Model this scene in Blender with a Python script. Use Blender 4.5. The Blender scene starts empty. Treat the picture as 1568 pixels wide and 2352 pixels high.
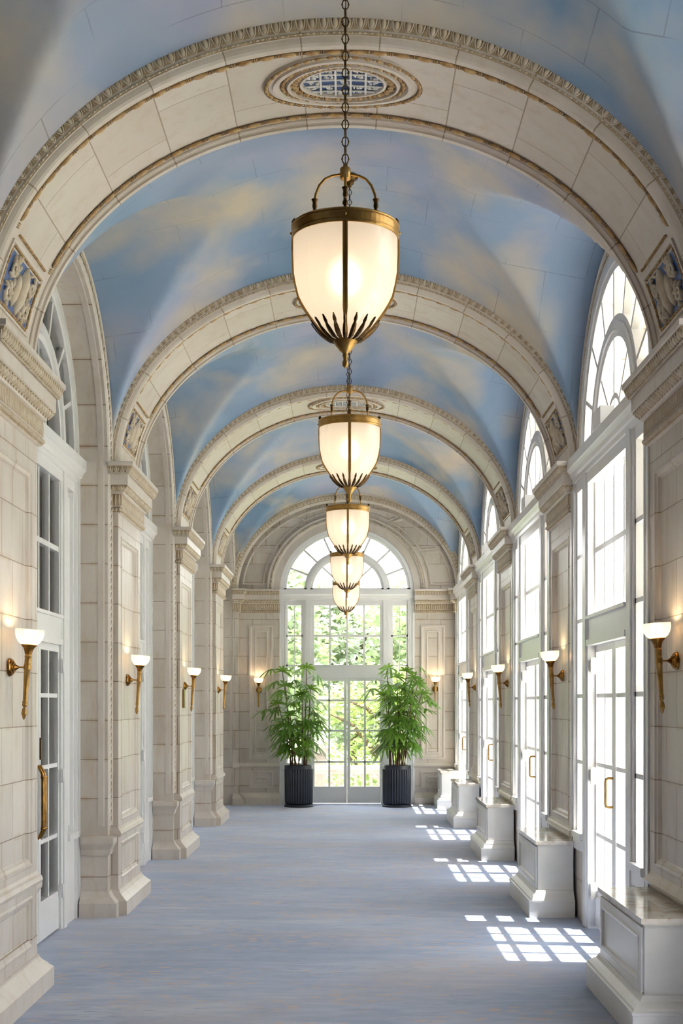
import bpy, math, random
from math import sin, cos, pi, sqrt, radians, atan2, floor as ifloor
from mathutils import Vector, Matrix
random.seed(7)
SC = bpy.context.scene
COL = SC.collection

# ------------------------------------------------------------------ dimensions
EYE = 1.745
D = 3.97                      # bay length
A_R, RISE_R = 1.885, 1.52     # half width / rise of the transverse arch soffit
A_V = 1.95                    # half width to the wall face
SP = 3.74                     # springing height
PH = 0.571                    # half width of a pier
def pc(i): return 7.47 + D*i
def bc(k): return 9.455 + D*k
Y_END = 22.80
Y_BACK = -4.44

# ------------------------------------------------------------------ materials
def lin(c):
    return tuple((x/12.92 if x <= .04045 else ((x+.055)/1.055)**2.4) for x in [v/255 for v in c]) + (1,)
class NT:
    def __init__(s, name):
        s.m = bpy.data.materials.new(name); s.m.use_nodes = True
        s.t = s.m.node_tree; s.t.nodes.clear()
        s.out = s.t.nodes.new('ShaderNodeOutputMaterial')
    def n(s, typ, ins=None, **kw):
        nd = s.t.nodes.new(typ)
        for k, v in kw.items(): setattr(nd, k, v)
        for k, v in (ins or {}).items():
            if hasattr(v, 'links') or isinstance(v, bpy.types.NodeSocket): s.t.links.new(v, nd.inputs[k])
            else: nd.inputs[k].default_value = v
        return nd
    def math(s, op, a, b=0.0, clamp=False):
        nd = s.n('ShaderNodeMath', {0: a, 1: b}, operation=op, use_clamp=clamp); return nd.outputs[0]
    def mix(s, f, a, b, mode='MIX'):
        nd = s.t.nodes.new('ShaderNodeMix'); nd.data_type = 'RGBA'; nd.blend_type = mode
        for sock, v in ((nd.inputs[0], f), (nd.inputs[6], a), (nd.inputs[7], b)):
            if isinstance(v, bpy.types.NodeSocket): s.t.links.new(v, sock)
            else: sock.default_value = v
        return nd.outputs[2]
    def ramp(s, f, stops):
        nd = s.n('ShaderNodeValToRGB', {0: f}); e = nd.color_ramp.elements
        while len(e) < len(stops): e.new(.5)
        for q, (p, c) in zip(e, stops): q.position = p; q.color = c
        return nd.outputs[0]
    def noise(s, vec, scale, detail=3, rough=.5, dist=0):
        return s.n('ShaderNodeTexNoise', {'Vector': vec, 'Scale': scale, 'Detail': detail, 'Roughness': rough, 'Distortion': dist}).outputs[0]
    def scale(s, vec, v):
        return s.n('ShaderNodeVectorMath', {0: vec, 1: v}, operation='MULTIPLY').outputs[0]
    def pbsdf(s, **k):
        b = s.n('ShaderNodeBsdfPrincipled')
        for kk, v in k.items():
            kk = kk.replace('_', ' ')
            if isinstance(v, bpy.types.NodeSocket): s.t.links.new(v, b.inputs[kk])
            else: b.inputs[kk].default_value = v
        s.t.links.new(b.outputs[0], s.out.inputs[0]); return b
    def bump(s, h, st, dist=.01):
        return s.n('ShaderNodeBump', {'Height': h, 'Strength': st, 'Distance': dist}).outputs[0]
    def pos(s): return s.n('ShaderNodeNewGeometry').outputs['Position']
    def obj(s): return s.n('ShaderNodeTexCoord').outputs['Object']
    def uv(s): return s.n('ShaderNodeTexCoord').outputs['UV']

STONE = (217, 208, 198); STONE2 = (206, 195, 183); MORTAR = (132, 108, 80)
def stone_mat(name, joints='world', base=STONE, base2=STONE2, rough=.32, bw=.47):
    t = NT(name); p = t.pos()
    sx = t.n('ShaderNodeSeparateXYZ', {0: p})
    big = t.noise(p, 1.3, 4, .6); fine = t.noise(t.scale(p, (9, 9, 2.2)), 1.0, 5, .65)
    col = t.mix(t.ramp(big, [(.3, (0, 0, 0, 1)), (.7, (1, 1, 1, 1))]), lin(base), lin(base2))
    col = t.mix(t.ramp(fine, [(.5, (0, 0, 0, 1)), (.78, (.45, .45, .45, 1))]), col, lin((184, 158, 126)))
    h = None
    if joints == 'world':
        u = t.math('ADD', sx.outputs[0], sx.outputs[1])
        v = t.n('ShaderNodeCombineXYZ', {0: u, 1: sx.outputs[2]}).outputs[0]
        b = t.n('ShaderNodeTexBrick', {'Vector': v, 'Scale': 1.0, 'Mortar Size': .0032, 'Mortar Smooth': .25, 'Bias': 0.0,
              'Brick Width': bw, 'Row Height': .322, 'Color1': (1, 1, 1, 1), 'Color2': (.62, .60, .56, 1), 'Mortar': (0, 0, 0, 1)}, offset=.5)
        col = t.mix(1.0, col, t.mix(.9, (1, 1, 1, 1), b.outputs[0]), 'MULTIPLY') if False else t.mix(.35, col, t.mix(1.0, col, b.outputs[0], 'MULTIPLY'))
        b2 = t.n('ShaderNodeTexBrick', {'Vector': v, 'Scale': 1.0, 'Mortar Size': .03, 'Mortar Smooth': 1.0, 'Brick Width': bw, 'Row Height': .322}, offset=.5)
        st = t.ramp(t.noise(t.scale(p, (5, 5, 1.2)), 1.0, 4, .65), [(.46, (0, 0, 0, 1)), (.7, (.7, .7, .7, 1))])
        col = t.mix(t.math('MULTIPLY', b2.outputs[1], st), col, lin((176, 146, 108)))
        col = t.mix(t.math('MULTIPLY', b.outputs[1], .85), col, lin(MORTAR)); h = t.math('SUBTRACT', 1.0, b.outputs[1])
    elif joints == 'arch':
        uv = t.n('ShaderNodeSeparateXYZ', {0: t.uv()})
        W = .415
        uu = t.math('DIVIDE', t.math('ADD', uv.outputs[0], .20), W)
        cell = t.math('FLOOR', uu); fr = t.math('FRACT', uu)
        e = t.math('MULTIPLY', t.math('MINIMUM', fr, t.math('SUBTRACT', 1.0, fr)), W)
        l1 = t.math('LESS_THAN', e, .0038)
        par = t.math('MODULO', t.math('ABSOLUTE', cell), 2.0)
        tgt = t.math('SUBTRACT', t.math('MULTIPLY', par, .34), .17)
        dv = t.math('ABSOLUTE', t.math('SUBTRACT', uv.outputs[1], tgt))
        l2 = t.math('LESS_THAN', dv, .003)
        line = t.math('MAXIMUM', l1, l2)
        wn = t.n('ShaderNodeTexWhiteNoise', {'W': t.math('ADD', t.math('MULTIPLY', cell, 2.0), t.math('GREATER_THAN', uv.outputs[1], tgt))}, noise_dimensions='1D').outputs[0]
        col = t.mix(t.math('MULTIPLY', wn, .45), col, lin((186, 173, 155)))
        col = t.mix(t.math('MULTIPLY', line, .75), col, lin(MORTAR)); h = t.math('SUBTRACT', 1.0, line)
    kw = dict(Base_Color=col, Roughness=t.math('ADD', t.math('MULTIPLY', fine, .25), rough-.1))
    kw['Specular_IOR_Level'] = .45
    if h is not None: kw['Normal'] = t.bump(h, .35, .006)
    t.pbsdf(**kw); return t.m
def simple(name, c, rough=.5, metal=0, var=.0, c2=None, scale=8, **k):
    t = NT(name)
    col = lin(c)
    if c2: col = t.mix(t.ramp(t.noise(t.obj(), scale, 4, .6), [(.35, (0, 0, 0, 1)), (.7, (1, 1, 1, 1))]), lin(c), lin(c2))
    t.pbsdf(Base_Color=col, Roughness=rough, Metallic=metal, **k); return t.m
M = {}
M['stone'] = stone_mat('glazed_stone_blocks')
M['stone_rows'] = stone_mat('glazed_stone_courses', bw=400.0)
M['stone_arch'] = stone_mat('glazed_stone_arch', 'arch')
M['stone_plain'] = stone_mat('glazed_stone_plain', None)
M['carved'] = simple('carved_stone', (214, 202, 183), .4, c2=(196, 176, 146), scale=14)
M['patina'] = simple('brown_patina_stone', (176, 148, 104), .45, c2=(118, 88, 50), scale=30)
M['gilt'] = simple('ochre_glazed_stone', (206, 174, 124), .4, c2=(160, 120, 70), scale=22)
M['recess'] = simple('umber_recess_stone', (186, 166, 136), .6, c2=(146, 122, 90), scale=18)
M['umber'] = simple('dark_umber_stone', (92, 70, 46), .6, c2=(136, 104, 66), scale=9)
M['bluetile'] = simple('cobalt_glazed_tile', (62, 92, 150), .3, c2=(84, 110, 160), scale=12)
M['white'] = simple('white_gloss_paint', (240, 239, 238), .22, c2=(235, 234, 232), scale=3)
M['white_matt'] = simple('white_satin_paint', (226, 224, 219), .35, c2=(218, 215, 208), scale=4)
M['grey_box'] = simple('grey_painted_metal', (200, 198, 192), .4)
M['brass'] = simple('antique_brass', (190, 150, 84), .36, .75, c2=(158, 120, 62), scale=20)
M['brass_satin'] = simple('satin_lacquered_brass', (190, 146, 72), .4, .35, c2=(164, 122, 56), scale=20)
M['brass_dark'] = simple('dark_aged_brass', (104, 78, 44), .42, 1.0, c2=(66, 48, 28), scale=40)
M['bronze'] = simple('polished_bronze', (172, 124, 58), .25, 1.0, c2=(120, 82, 36), scale=16)
M['pot'] = simple('dark_fluted_ceramic', (38, 44, 54), .35, c2=(30, 35, 44), scale=5)
M['soil'] = simple('potting_soil', (52, 40, 30), .95, c2=(34, 26, 20), scale=40)
M['cane'] = simple('palm_cane', (112, 78, 50), .7, c2=(58, 40, 28), scale=25)
M['bark'] = simple('tree_bark', (108, 94, 78), .9, c2=(74, 62, 50), scale=10)
M['curtain'] = simple('grey_curtain_cloth', (132, 122, 108), .9, c2=(104, 95, 84), scale=3)
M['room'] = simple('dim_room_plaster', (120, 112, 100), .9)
M['outstone'] = simple('outdoor_limestone', (166, 158, 150), .8, c2=(140, 132, 126), scale=6)
M['paving'] = simple('pale_terrace_paving', (214, 212, 206), .85, c2=(200, 197, 190), scale=3)
M['lawn'] = simple('garden_lawn', (150, 160, 120), .95, c2=(128, 142, 98), scale=6)
def marble():
    t = NT('pale_marble_slab'); p = t.obj()
    w = t.noise(p, 4.0, 6, .65, 1.5)
    c = t.ramp(w, [(.35, lin((226, 221, 212))), (.52, lin((214, 206, 192))), (.58, lin((190, 172, 148))), (.64, lin((222, 216, 206)))])
    t.pbsdf(Base_Color=c, Roughness=.12); return t.m
M['marble'] = marble()
def carpet():
    t = NT('blue_grey_patterned_carpet'); p = t.pos()
    st = t.math('ADD', t.math('MULTIPLY', t.noise(t.scale(p, (1.6, 7.0, 1)), 1.0, 6, .7, .8), .55), t.math('MULTIPLY', t.noise(t.scale(p, (.5, .9, 1)), 1.0, 3, .5), .45))
    st2 = t.noise(t.scale(p, (3.5, 26.0, 1)), 1.0, 4, .6, .3)
    col = t.ramp(st, [(.36, lin((130, 149, 182))), (.5, lin((154, 169, 198))), (.64, lin((184, 191, 206)))])
    col = t.mix(t.ramp(st2, [(.45, (0, 0, 0, 1)), (.75, (.6, .6, .6, 1))]), col, lin((124, 142, 172)))
    # sprigs of tan leaves
    ang = t.n('ShaderNodeMapping', {'Vector': p, 'Rotation': (0, 0, radians(28)), 'Scale': (7, 24, 1)}).outputs[0]
    v = t.n('ShaderNodeTexVoronoi', {'Vector': ang, 'Scale': 1.0, 'Randomness': .6}).outputs[0]
    leaf = t.ramp(v, [(.24, (1, 1, 1, 1)), (.34, (0, 0, 0, 1))])
    zone = t.ramp(t.noise(t.scale(p, (.7, 1.6, 1)), 1.0, 4, .6, .6), [(.44, (0, 0, 0, 1)), (.56, (1, 1, 1, 1))])
    m = t.math('MULTIPLY', t.math('MULTIPLY', leaf, zone), .9)
    col = t.mix(m, col, lin((206, 172, 154)))
    ang2 = t.n('ShaderNodeMapping', {'Vector': p, 'Rotation': (0, 0, radians(-34)), 'Scale': (6.5, 26, 1)}).outputs[0]
    v2 = t.n('ShaderNodeTexVoronoi', {'Vector': ang2, 'Scale': 1.0, 'Randomness': .5}).outputs[0]
    leaf2 = t.ramp(v2, [(.22, (1, 1, 1, 1)), (.32, (0, 0, 0, 1))])
    zone2 = t.ramp(t.noise(t.scale(p, (.8, 1.4, 1)), 1.3, 4, .6, .6), [(.5, (0, 0, 0, 1)), (.62, (1, 1, 1, 1))])
    col = t.mix(t.math('MULTIPLY', t.math('MULTIPLY', leaf2, zone2), .6), col, lin((104, 122, 156)))
    broad = t.ramp(t.noise(t.scale(p, (.45, .8, 1)), 1.2, 3, .55, .5), [(.5, (0, 0, 0, 1)), (.66, (.4, .4, .4, 1))])
    col = t.mix(broad, col, lin((176, 164, 164)))
    pile = t.noise(p, 700, 2, .5)
    t.pbsdf(Base_Color=col, Roughness=.85, Sheen_Weight=.4, Sheen_Roughness=.4, Specular_IOR_Level=.25, Normal=t.bump(pile, .35, .004)); return t.m
M['carpet'] = carpet()
def skypaint():
    t = NT('painted_sky_vault'); p = t.pos()
    q = t.n('ShaderNodeMapping', {'Vector': p, 'Location': (5.3, 2.2, .9), 'Scale': (1.0, .75, 1.0)}).outputs[0]
    cl = t.noise(q, 1.0, 4, .48, .3)
    hue = t.noise(t.scale(p, (.7, .5, .5)), 1.0, 3, .5)
    blue = t.ramp(hue, [(.3, lin((122, 154, 182))), (.5, lin((144, 165, 192))), (.68, lin((166, 170, 194)))])
    deep = t.noise(t.scale(p, (.5, .4, .6)), 1.4, 2, .5)
    blue = t.mix(t.ramp(deep, [(.52, (0, 0, 0, 1)), (.7, (.6, .6, .6, 1))]), blue, lin((82, 118, 150)))
    cloud = t.mix(t.noise(p, 2.2, 4, .6), lin((222, 204, 172)), lin((188, 178, 166)))
    col = t.mix(t.ramp(cl, [(.46, (0, 0, 0, 1)), (.68, (.9, .9, .9, 1))]), blue, cloud)
    br = t.n('ShaderNodeTexBrick', {'Vector': p, 'Scale': 1.0, 'Mortar Size': .0035, 'Mortar Smooth': .3, 'Brick Width': .62, 'Row Height': .42}, offset=.5)
    keep = t.ramp(t.noise(p, 2.1, 2, .5), [(.45, (0, 0, 0, 1)), (.6, (1, 1, 1, 1))])
    line = t.math('MULTIPLY', t.math('MULTIPLY', br.outputs[1], keep), .45)
    col = t.mix(line, col, lin((96, 96, 104)))
    t.pbsdf(Base_Color=col, Roughness=.55, Specular_IOR_Level=.3, Normal=t.bump(line, -.3, .005)); return t.m
M['sky'] = skypaint()
def glass():
    t = NT('clear_window_glass')
    fr = t.n('ShaderNodeFresnel', {'IOR': 1.45}).outputs[0]
    tr = t.n('ShaderNodeBsdfTransparent', {'Color': (.98, .985, .985, 1)}).outputs[0]
    gl = t.n('ShaderNodeBsdfGlossy', {'Color': (1, 1, 1, 1), 'Roughness': .01}).outputs[0]
    mx = t.n('ShaderNodeMixShader', {0: t.math('MULTIPLY', fr, .85), 1: tr, 2: gl})
    t.t.links.new(mx.outputs[0], t.out.inputs[0]); return t.m
M['glass'] = glass()
def frosted(name, tint, em, emcol):
    t = NT(name)
    tl = t.n('ShaderNodeBsdfTranslucent', {'Color': tint}).outputs[0]
    rf = t.n('ShaderNodeBsdfRefraction', {'Color': tint, 'Roughness': .9, 'IOR': 1.35}).outputs[0]
    df = t.n('ShaderNodeBsdfDiffuse', {'Color': tint}).outputs[0]
    gl = t.n('ShaderNodeBsdfGlossy', {'Color': (1, 1, 1, 1), 'Roughness': .2}).outputs[0]
    a = t.n('ShaderNodeMixShader', {0: .35, 1: tl, 2: rf}).outputs[0]
    b = t.n('ShaderNodeMixShader', {0: .30, 1: a, 2: df}).outputs[0]
    c = t.n('ShaderNodeMixShader', {0: .04, 1: b, 2: gl}).outputs[0]
    e = t.n('ShaderNodeEmission', {'Color': emcol, 'Strength': em}).outputs[0]
    s = t.n('ShaderNodeAddShader', {0: c, 1: e})
    t.t.links.new(s.outputs[0], t.out.inputs[0]); return t.m
M['bowl'] = frosted('frosted_lantern_glass', (.80, .75, .68, 1), .10, (1, .86, .68, 1))
M['cup'] = frosted('frosted_sconce_glass', (.42, .35, .26, 1), .10, (1, .84, .60, 1))
def leafmat(name, c, c2, tr):
    t = NT(name); p = t.obj()
    oi = t.noise(p, 3.0, 3, .6)
    col = t.mix(t.ramp(oi, [(.35, (0, 0, 0, 1)), (.68, (1, 1, 1, 1))]), lin(c), lin(c2))
    b = t.n('ShaderNodeBsdfPrincipled', {'Base Color': col, 'Roughness': .35})
    l = t.n('ShaderNodeBsdfTranslucent', {'Color': t.mix(.5, col, lin((170, 200, 70)))})
    mx = t.n('ShaderNodeMixShader', {0: tr, 1: b.outputs[0], 2: l.outputs[0]})
    t.t.links.new(mx.outputs[0], t.out.inputs[0]); return t.m
M['leaf'] = leafmat('palm_leaf', (62, 112, 40), (112, 156, 58), .3)
M['leaf_out'] = leafmat('sunlit_tree_leaf', (134, 152, 90), (170, 184, 122), .4)
M['leaf_far'] = leafmat('haze_tinted_tree_leaf', (146, 158, 142), (172, 182, 164), .35)  # leaf greens paled and greyed to stand in for haze

# ------------------------------------------------------------------ mesh builder
class MB:
    def __init__(s): s.v = []; s.f = []; s.uv = []; s.sm = []
    def add(s, vs, fs, smooth=False, uvs=None):
        b = len(s.v); s.v.extend(vs); s.uv.extend(uvs if uvs else [(0, 0)]*len(vs))
        for f in fs: s.f.append(tuple(b+i for i in f)); s.sm.append(smooth)
    def box(s, x0, x1, y0, y1, z0, z1, M_=None):
        vs = [Vector(p) for p in ((x0, y0, z0), (x1, y0, z0), (x1, y1, z0), (x0, y1, z0), (x0, y0, z1), (x1, y0, z1), (x1, y1, z1), (x0, y1, z1))]
        if M_: vs = [M_ @ v for v in vs]
        s.add(vs, [(0, 3, 2, 1), (4, 5, 6, 7), (0, 1, 5, 4), (1, 2, 6, 5), (2, 3, 7, 6), (3, 0, 4, 7)])
    def grid(s, rows, closed_u=False, closed_v=False, smooth=True, uvs=None, flip=False):
        nr, nc = len(rows), len(rows[0]); fs = []
        for i in range(nr if closed_v else nr-1):
            for j in range(nc if closed_u else nc-1):
                a, b = i*nc+j, i*nc+(j+1) % nc
                c, d = ((i+1) % nr)*nc+(j+1) % nc, ((i+1) % nr)*nc+j
                fs.append((a, d, c, b) if flip else (a, b, c, d))
        s.add([Vector(p) for r in rows for p in r], fs, smooth, [u for r in uvs for u in r] if uvs else None)
    def lathe(s, prof, c=(0, 0, 0), seg=24, mat=None, smooth=True, flute=0, amp=0, cap=False):
        rows = []
        for r, z in prof:
            row = []
            for k in range(seg):
                a = 2*pi*k/seg; rr = r*(1+amp*cos(flute*a)) if flute else r
                p = Vector((rr*cos(a), rr*sin(a), z))
                row.append((mat @ p if mat else p)+Vector(c))
            rows.append(row)
        s.grid(rows, closed_u=True, smooth=smooth)
        if cap:
            for row, fl in ((rows[0], True), (rows[-1], False)):
                idx = list(range(seg)); s.add(row, [tuple(reversed(idx)) if fl else tuple(idx)])
    def tube(s, pts, r, seg=8, smooth=True, closed=False, cap=True):
        pts = [Vector(p) for p in pts]; n = len(pts); rows = []; up = None
        for i, p in enumerate(pts):
            if closed: t = pts[(i+1) % n]-pts[i-1]
            else: t = pts[min(i+1, n-1)]-pts[max(i-1, 0)]
            t.normalize()
            if up is None:
                up = Vector((0, 0, 1)) if abs(t.z) < .9 else Vector((1, 0, 0))
            u = (up-t*up.dot(t)); u = u.normalized() if u.length > 1e-6 else t.orthogonal().normalized()
            up = u; w = t.cross(u); rr = r[i] if isinstance(r, (list, tuple)) else r
            rows.append([p+(u*cos(2*pi*k/seg)+w*sin(2*pi*k/seg))*rr for k in range(seg)])
        s.grid(rows, closed_u=True, closed_v=closed, smooth=smooth)
        if cap and not closed:
            s.add(rows[0], [tuple(reversed(range(seg)))]); s.add(rows[-1], [tuple(range(seg))])
    def ell(s, c, ax, ay, az, nu=8, nv=5):
        c, ax, ay, az = Vector(c), Vector(ax), Vector(ay), Vector(az); rows = []
        for i in range(nv+1):
            ph = -pi/2+pi*i/nv
            rows.append([c+az*sin(ph)+(ax*cos(2*pi*k/nu)+ay*sin(2*pi*k/nu))*max(cos(ph), .02) for k in range(nu)])
        s.grid(rows, closed_u=True)
    def build(s, name, mat, parent=None, kind=None):
        me = bpy.data.meshes.new(name)
        me.from_pydata([tuple(v) for v in s.v], [], s.f)
        me.polygons.foreach_set('use_smooth', s.sm)
        if any(u != (0, 0) for u in s.uv):
            l = me.uv_layers.new(name='UVMap')
            vi = [0]*len(me.loops); me.loops.foreach_get('vertex_index', vi)
            l.data.foreach_set('uv', [x for i in vi for x in s.uv[i]])
        me.materials.append(M[mat] if isinstance(mat, str) else mat); me.update()
        o = bpy.data.objects.new(name, me); COL.objects.link(o)
        if parent: o.parent = parent
        if kind: o['kind'] = kind
        return o
def tag(o, label, cat, group=None, kind=None):
    o['label'] = label; o['category'] = cat
    if group: o['group'] = group
    if kind: o['kind'] = kind
    return o
def empty(name, loc=(0, 0, 0), rz=0):
    o = bpy.data.objects.new(name, None); o.empty_display_size = .1; COL.objects.link(o)
    o.location = loc; o.rotation_euler = (0, 0, rz); return o
def copy_tree(o, parent=None):
    c = o.copy(); COL.objects.link(c)
    if parent: c.parent = parent
    for ch in [x for x in o.children]: copy_tree(ch, c)
    return c

# plan-path sweep with mitred corners; profile = [(offset outward, z)], outward = right hand side of travel
def plan_frames(path):
    P = [Vector(p) for p in path]; out = []
    for i, p in enumerate(P):
        ns = []
        if i > 0: d = (P[i]-P[i-1]).normalized(); ns.append(Vector((d.y, -d.x)))
        if i < len(P)-1: d = (P[i+1]-P[i]).normalized(); ns.append(Vector((d.y, -d.x)))
        m = ns[0] if len(ns) == 1 else (ns[0]+ns[1])/(1+ns[0].dot(ns[1]))
        out.append((p, m))
    return out
def plan_sweep(mb, path, prof, smooth=False):
    fr = plan_frames(path)
    for (o0, z0), (o1, z1) in zip(prof, prof[1:]):
        rows = [[Vector((p.x+m.x*o, p.y+m.y*o, z)) for p, m in fr] for o, z in ((o0, z0), (o1, z1))]
        mb.grid(rows, smooth=smooth)
# rectangular nested frames on a plane: list of (u0,v0,u1,v1,depth); fill = close the last one
def nested(mb, o, U, V, N, rects, fill=True):
    o, U, V, N = Vector(o), Vector(U), Vector(V), Vector(N)
    def ring(r): return [o+U*a+V*b+N*r[4] for a, b in ((r[0], r[1]), (r[2], r[1]), (r[2], r[3]), (r[0], r[3]))]
    R = [ring(r) for r in rects]
    for a, b in zip(R, R[1:]):
        mb.add(a+b, [(i, (i+1) % 4, 4+(i+1) % 4, 4+i) for i in range(4)])
    if fill: mb.add(R[-1], [(0, 1, 2, 3)])
def inset(r, d, h): return (r[0]+d, r[1]+d, r[2]-d, r[3]-d, h)

# ---- carved running ornament: units placed on frames (origin, T along, N outward, B 'up')
def egg_unit(mb, o, T, N, B, w, h, d):
    mb.ell(o+B*(-.04*h), T*(w*.26), N*d, B*(h*.42), 7, 5)
    pts = [o+T*(w*.42*cos(a))+B*(h*(.10+.0)+h*.55*sin(a) if a < 0 else h*.38*1.0)+N*(d*.25) for a in ()]
    pts = []
    for k in range(9):
        a = pi*k/8
        pts.append(o+T*(w*.40*cos(a))+B*(h*.42-h*.9*sin(a))+N*(d*.3))
    mb.tube(pts, d*.34, 5)
    mb.ell(o+T*(w*.5), T*(w*.05), N*(d*.75), B*(h*.45), 5, 4)
def leaf_unit(mb, o, T, N, B, w, h, d):
    for s, sc in ((0, 1.0), (-.28, .75), (.28, .75)):
        mb.ell(o+T*(s*w)+B*(-.5*h*(1-sc)), T*(w*.15), N*(d*sc), B*(h*.5*sc)+T*(s*w*.35), 6, 4)
def bead_unit(mb, o, T, N, B, w, h, d):
    mb.ell(o-T*(w*.12), N*d, B*(h*.5), T*(w*.30), 7, 5)
    for q in (.30, .42): mb.ell(o+T*(w*q), N*(d*.95), B*(h*.46), T*(w*.045), 6, 3)
def run(mb, frames, unit, w, h, d):
    for o, T, N, B in frames: unit(mb, o, T, N, B, w, h, d)
def plan_run(path, off, z, tilt, spacing):
    fr = plan_frames(path); out = []
    for (p, m), (q, n) in zip(fr, fr[1:]):
        a = Vector((p.x+m.x*off, p.y+m.y*off, z)); b = Vector((q.x+n.x*off, q.y+n.y*off, z))
        L = (b-a).length; k = max(1, round(L/spacing)); T = (b-a).normalized()
        N0 = Vector((T.y, -T.x, 0)); N = N0*cos(tilt)-Vector((0, 0, 1))*sin(tilt); B = Vector((0, 0, 1))*cos(tilt)+N0*sin(tilt)
        for i in range(k): out.append((a+T*(L*(i+.5)/k), T, N, B))
    return out
# arc-length sampled half ellipse (angle list) for half axes a,b
def ell_angles(a, b, n, t0=0, t1=pi):
    K = 800; acc = [0]; pr = None
    for i in range(K+1):
        t = t0+(t1-t0)*i/K; p = (a*cos(t), b*sin(t))
        if pr: acc.append(acc[-1]+math.hypot(p[0]-pr[0], p[1]-pr[1]))
        pr = p
    out = []; j = 0
    for k in range(n+1):
        s = acc[-1]*k/n
        while j < K and acc[j] < s: j += 1
        out.append(t0+(t1-t0)*j/K)
    return out, acc[-1]

# ================================================================== SHELL
# floor
mb = MB(); nx = 1
mb.add([Vector((-2.6, Y_BACK-.3, 0)), Vector((2.4, Y_BACK-.3, 0)), Vector((2.4, Y_END+.3, 0)), Vector((-2.6, Y_END+.3, 0))], [(0, 1, 2, 3)])
mb.add([Vector((-2.6, Y_BACK-.3, -.12)), Vector((2.4, Y_BACK-.3, -.12)), Vector((2.4, Y_END+.3, -.12)), Vector((-2.6, Y_END+.3, -.12))], [(3, 2, 1, 0)])
tag(mb.build('floor', 'carpet'), 'blue grey carpet with tan leaf pattern running down the corridor', 'floor', kind='structure')

# side walls with arched openings
OP_HW, OP_RISE = 1.29, 1.25
def side_wall(sgn, xin, xout, z0=0):
    mb = MB(); jb = MB()
    ks = range(-3, 4)
    for k in ks:
        yc = bc(k); y0, y1 = yc-D/2, yc+D/2
        if k == 3: y1 = Y_END+.3
        if k < -1:  # bays behind the camera walled up to cut light from the rear
            for xa in (xin, xout): mb.add([Vector((sgn*xa, y0, 0)), Vector((sgn*xa, y1, 0)), Vector((sgn*xa, y1, 5.75)), Vector((sgn*xa, y0, 5.75))], [(0, 1, 2, 3)])
            continue
        for xa in (xin, xout):
            def q(y_a, z_a, y_b, z_b, y_c, z_c, y_d, z_d):
                mb.add([Vector((sgn*xa, y_a, z_a)), Vector((sgn*xa, y_b, z_b)), Vector((sgn*xa, y_c, z_c)), Vector((sgn*xa, y_d, z_d))], [(0, 1, 2, 3)])
            q(y0, 0, yc-OP_HW, 0, yc-OP_HW, SP, y0, SP); q(yc+OP_HW, 0, y1, 0, y1, SP, yc+OP_HW, SP)
            q(y0, SP, yc-OP_HW, SP, yc-OP_HW, 5.75, y0, 5.75); q(yc+OP_HW, SP, y1, SP, y1, 5.75, yc+OP_HW, 5.75)
            n = 40
            for i in range(n):
                a, b = pi-pi*i/n, pi-pi*(i+1)/n
                ya, za, yb, zb = yc+OP_HW*cos(a), SP+OP_RISE*sin(a), yc+OP_HW*cos(b), SP+OP_RISE*sin(b)
                q(ya, za, yb, zb, yb, 5.75, ya, 5.75)
        out = [(yc-OP_HW, 0)]+[(yc+OP_HW*cos(pi-pi*i/40), SP+OP_RISE*sin(pi-pi*i/40)) for i in range(41)]+[(yc+OP_HW, 0)]
        rows = [[Vector((sgn*xa, y, z)) for y, z in out] for xa in (xin, xout)]
        jb.grid(rows, smooth=False)
    return mb, jb
(wl, jl), (wr, jr) = side_wall(-1, A_V, 2.42), side_wall(1, A_V, 2.35)
# stone aprons under the right hand sidelights
for k in range(-1, 4):
    for s in (-1, 1):
        ys = sorted((bc(k)+s*.80, bc(k)+s*1.40)); wr.box(1.90, 2.2, ys[0], ys[1], 0, .60)
for i in range(-1, 4): wr.box(2.74, 2.95, pc(i)+.42, pc(i)+1.02, 2.45, 5.25); wr.box(2.34, 2.95, pc(i)+.42, pc(i)+1.02, 5.0, 5.25)  # unseen blocks added outside to keep sun off the near sidelights
WL = wl.build('wall_left', 'stone'); jl.build('opening_jamb', 'stone_rows', WL); tag(WL, 'cream glazed stone arcade wall on the left with white framed doors', 'wall', kind='structure')
WR = wr.build('wall_right', 'stone'); jr.build('opening_jamb', 'stone_rows', WR); tag(WR, 'cream glazed stone arcade wall on the right full of sunlit windows', 'wall', kind='structure')

# end wall with arched opening, front face at Y_END
E_HW, E_RISE = 1.165, 1.08
mb = MB()
for yy in (Y_END, Y_END+.4):
    def q(*p): mb.add([Vector((x, yy, z)) for x, z in p], [tuple(range(len(p)))])
    for s in (-1, 1):
        q((s*E_HW, 0), (s*2.3, 0), (s*2.3, SP), (s*E_HW, SP)); q((s*E_HW, SP), (s*2.3, SP), (s*2.3, 5.75), (s*E_HW, 5.75))
    for i in range(40):
        a, b = pi-pi*i/40, pi-pi*(i+1)/40
        q((E_HW*cos(a), SP+E_RISE*sin(a)), (E_HW*cos(b), SP+E_RISE*sin(b)), (E_HW*cos(b), 5.75), (E_HW*cos(a), 5.75))
out = [(-E_HW, 0)]+[(E_HW*cos(pi-pi*i/40), SP+E_RISE*sin(pi-pi*i/40)) for i in range(41)]+[(E_HW, 0)]
mb.grid([[Vector((x, yy, z)) for x, z in out] for yy in (Y_END, Y_END+.4)], smooth=False)
wend = tag(mb.build('wall_end', 'stone'), 'cream stone end wall around the tall arched window', 'wall', kind='structure')
mb = MB(); mb.box(-2.6, 2.5, Y_BACK-.3, Y_BACK, -.1, 5.75)
tag(mb.build('wall_back', 'stone'), 'plain stone wall closing the corridor behind the viewer', 'wall', kind='structure')
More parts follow.
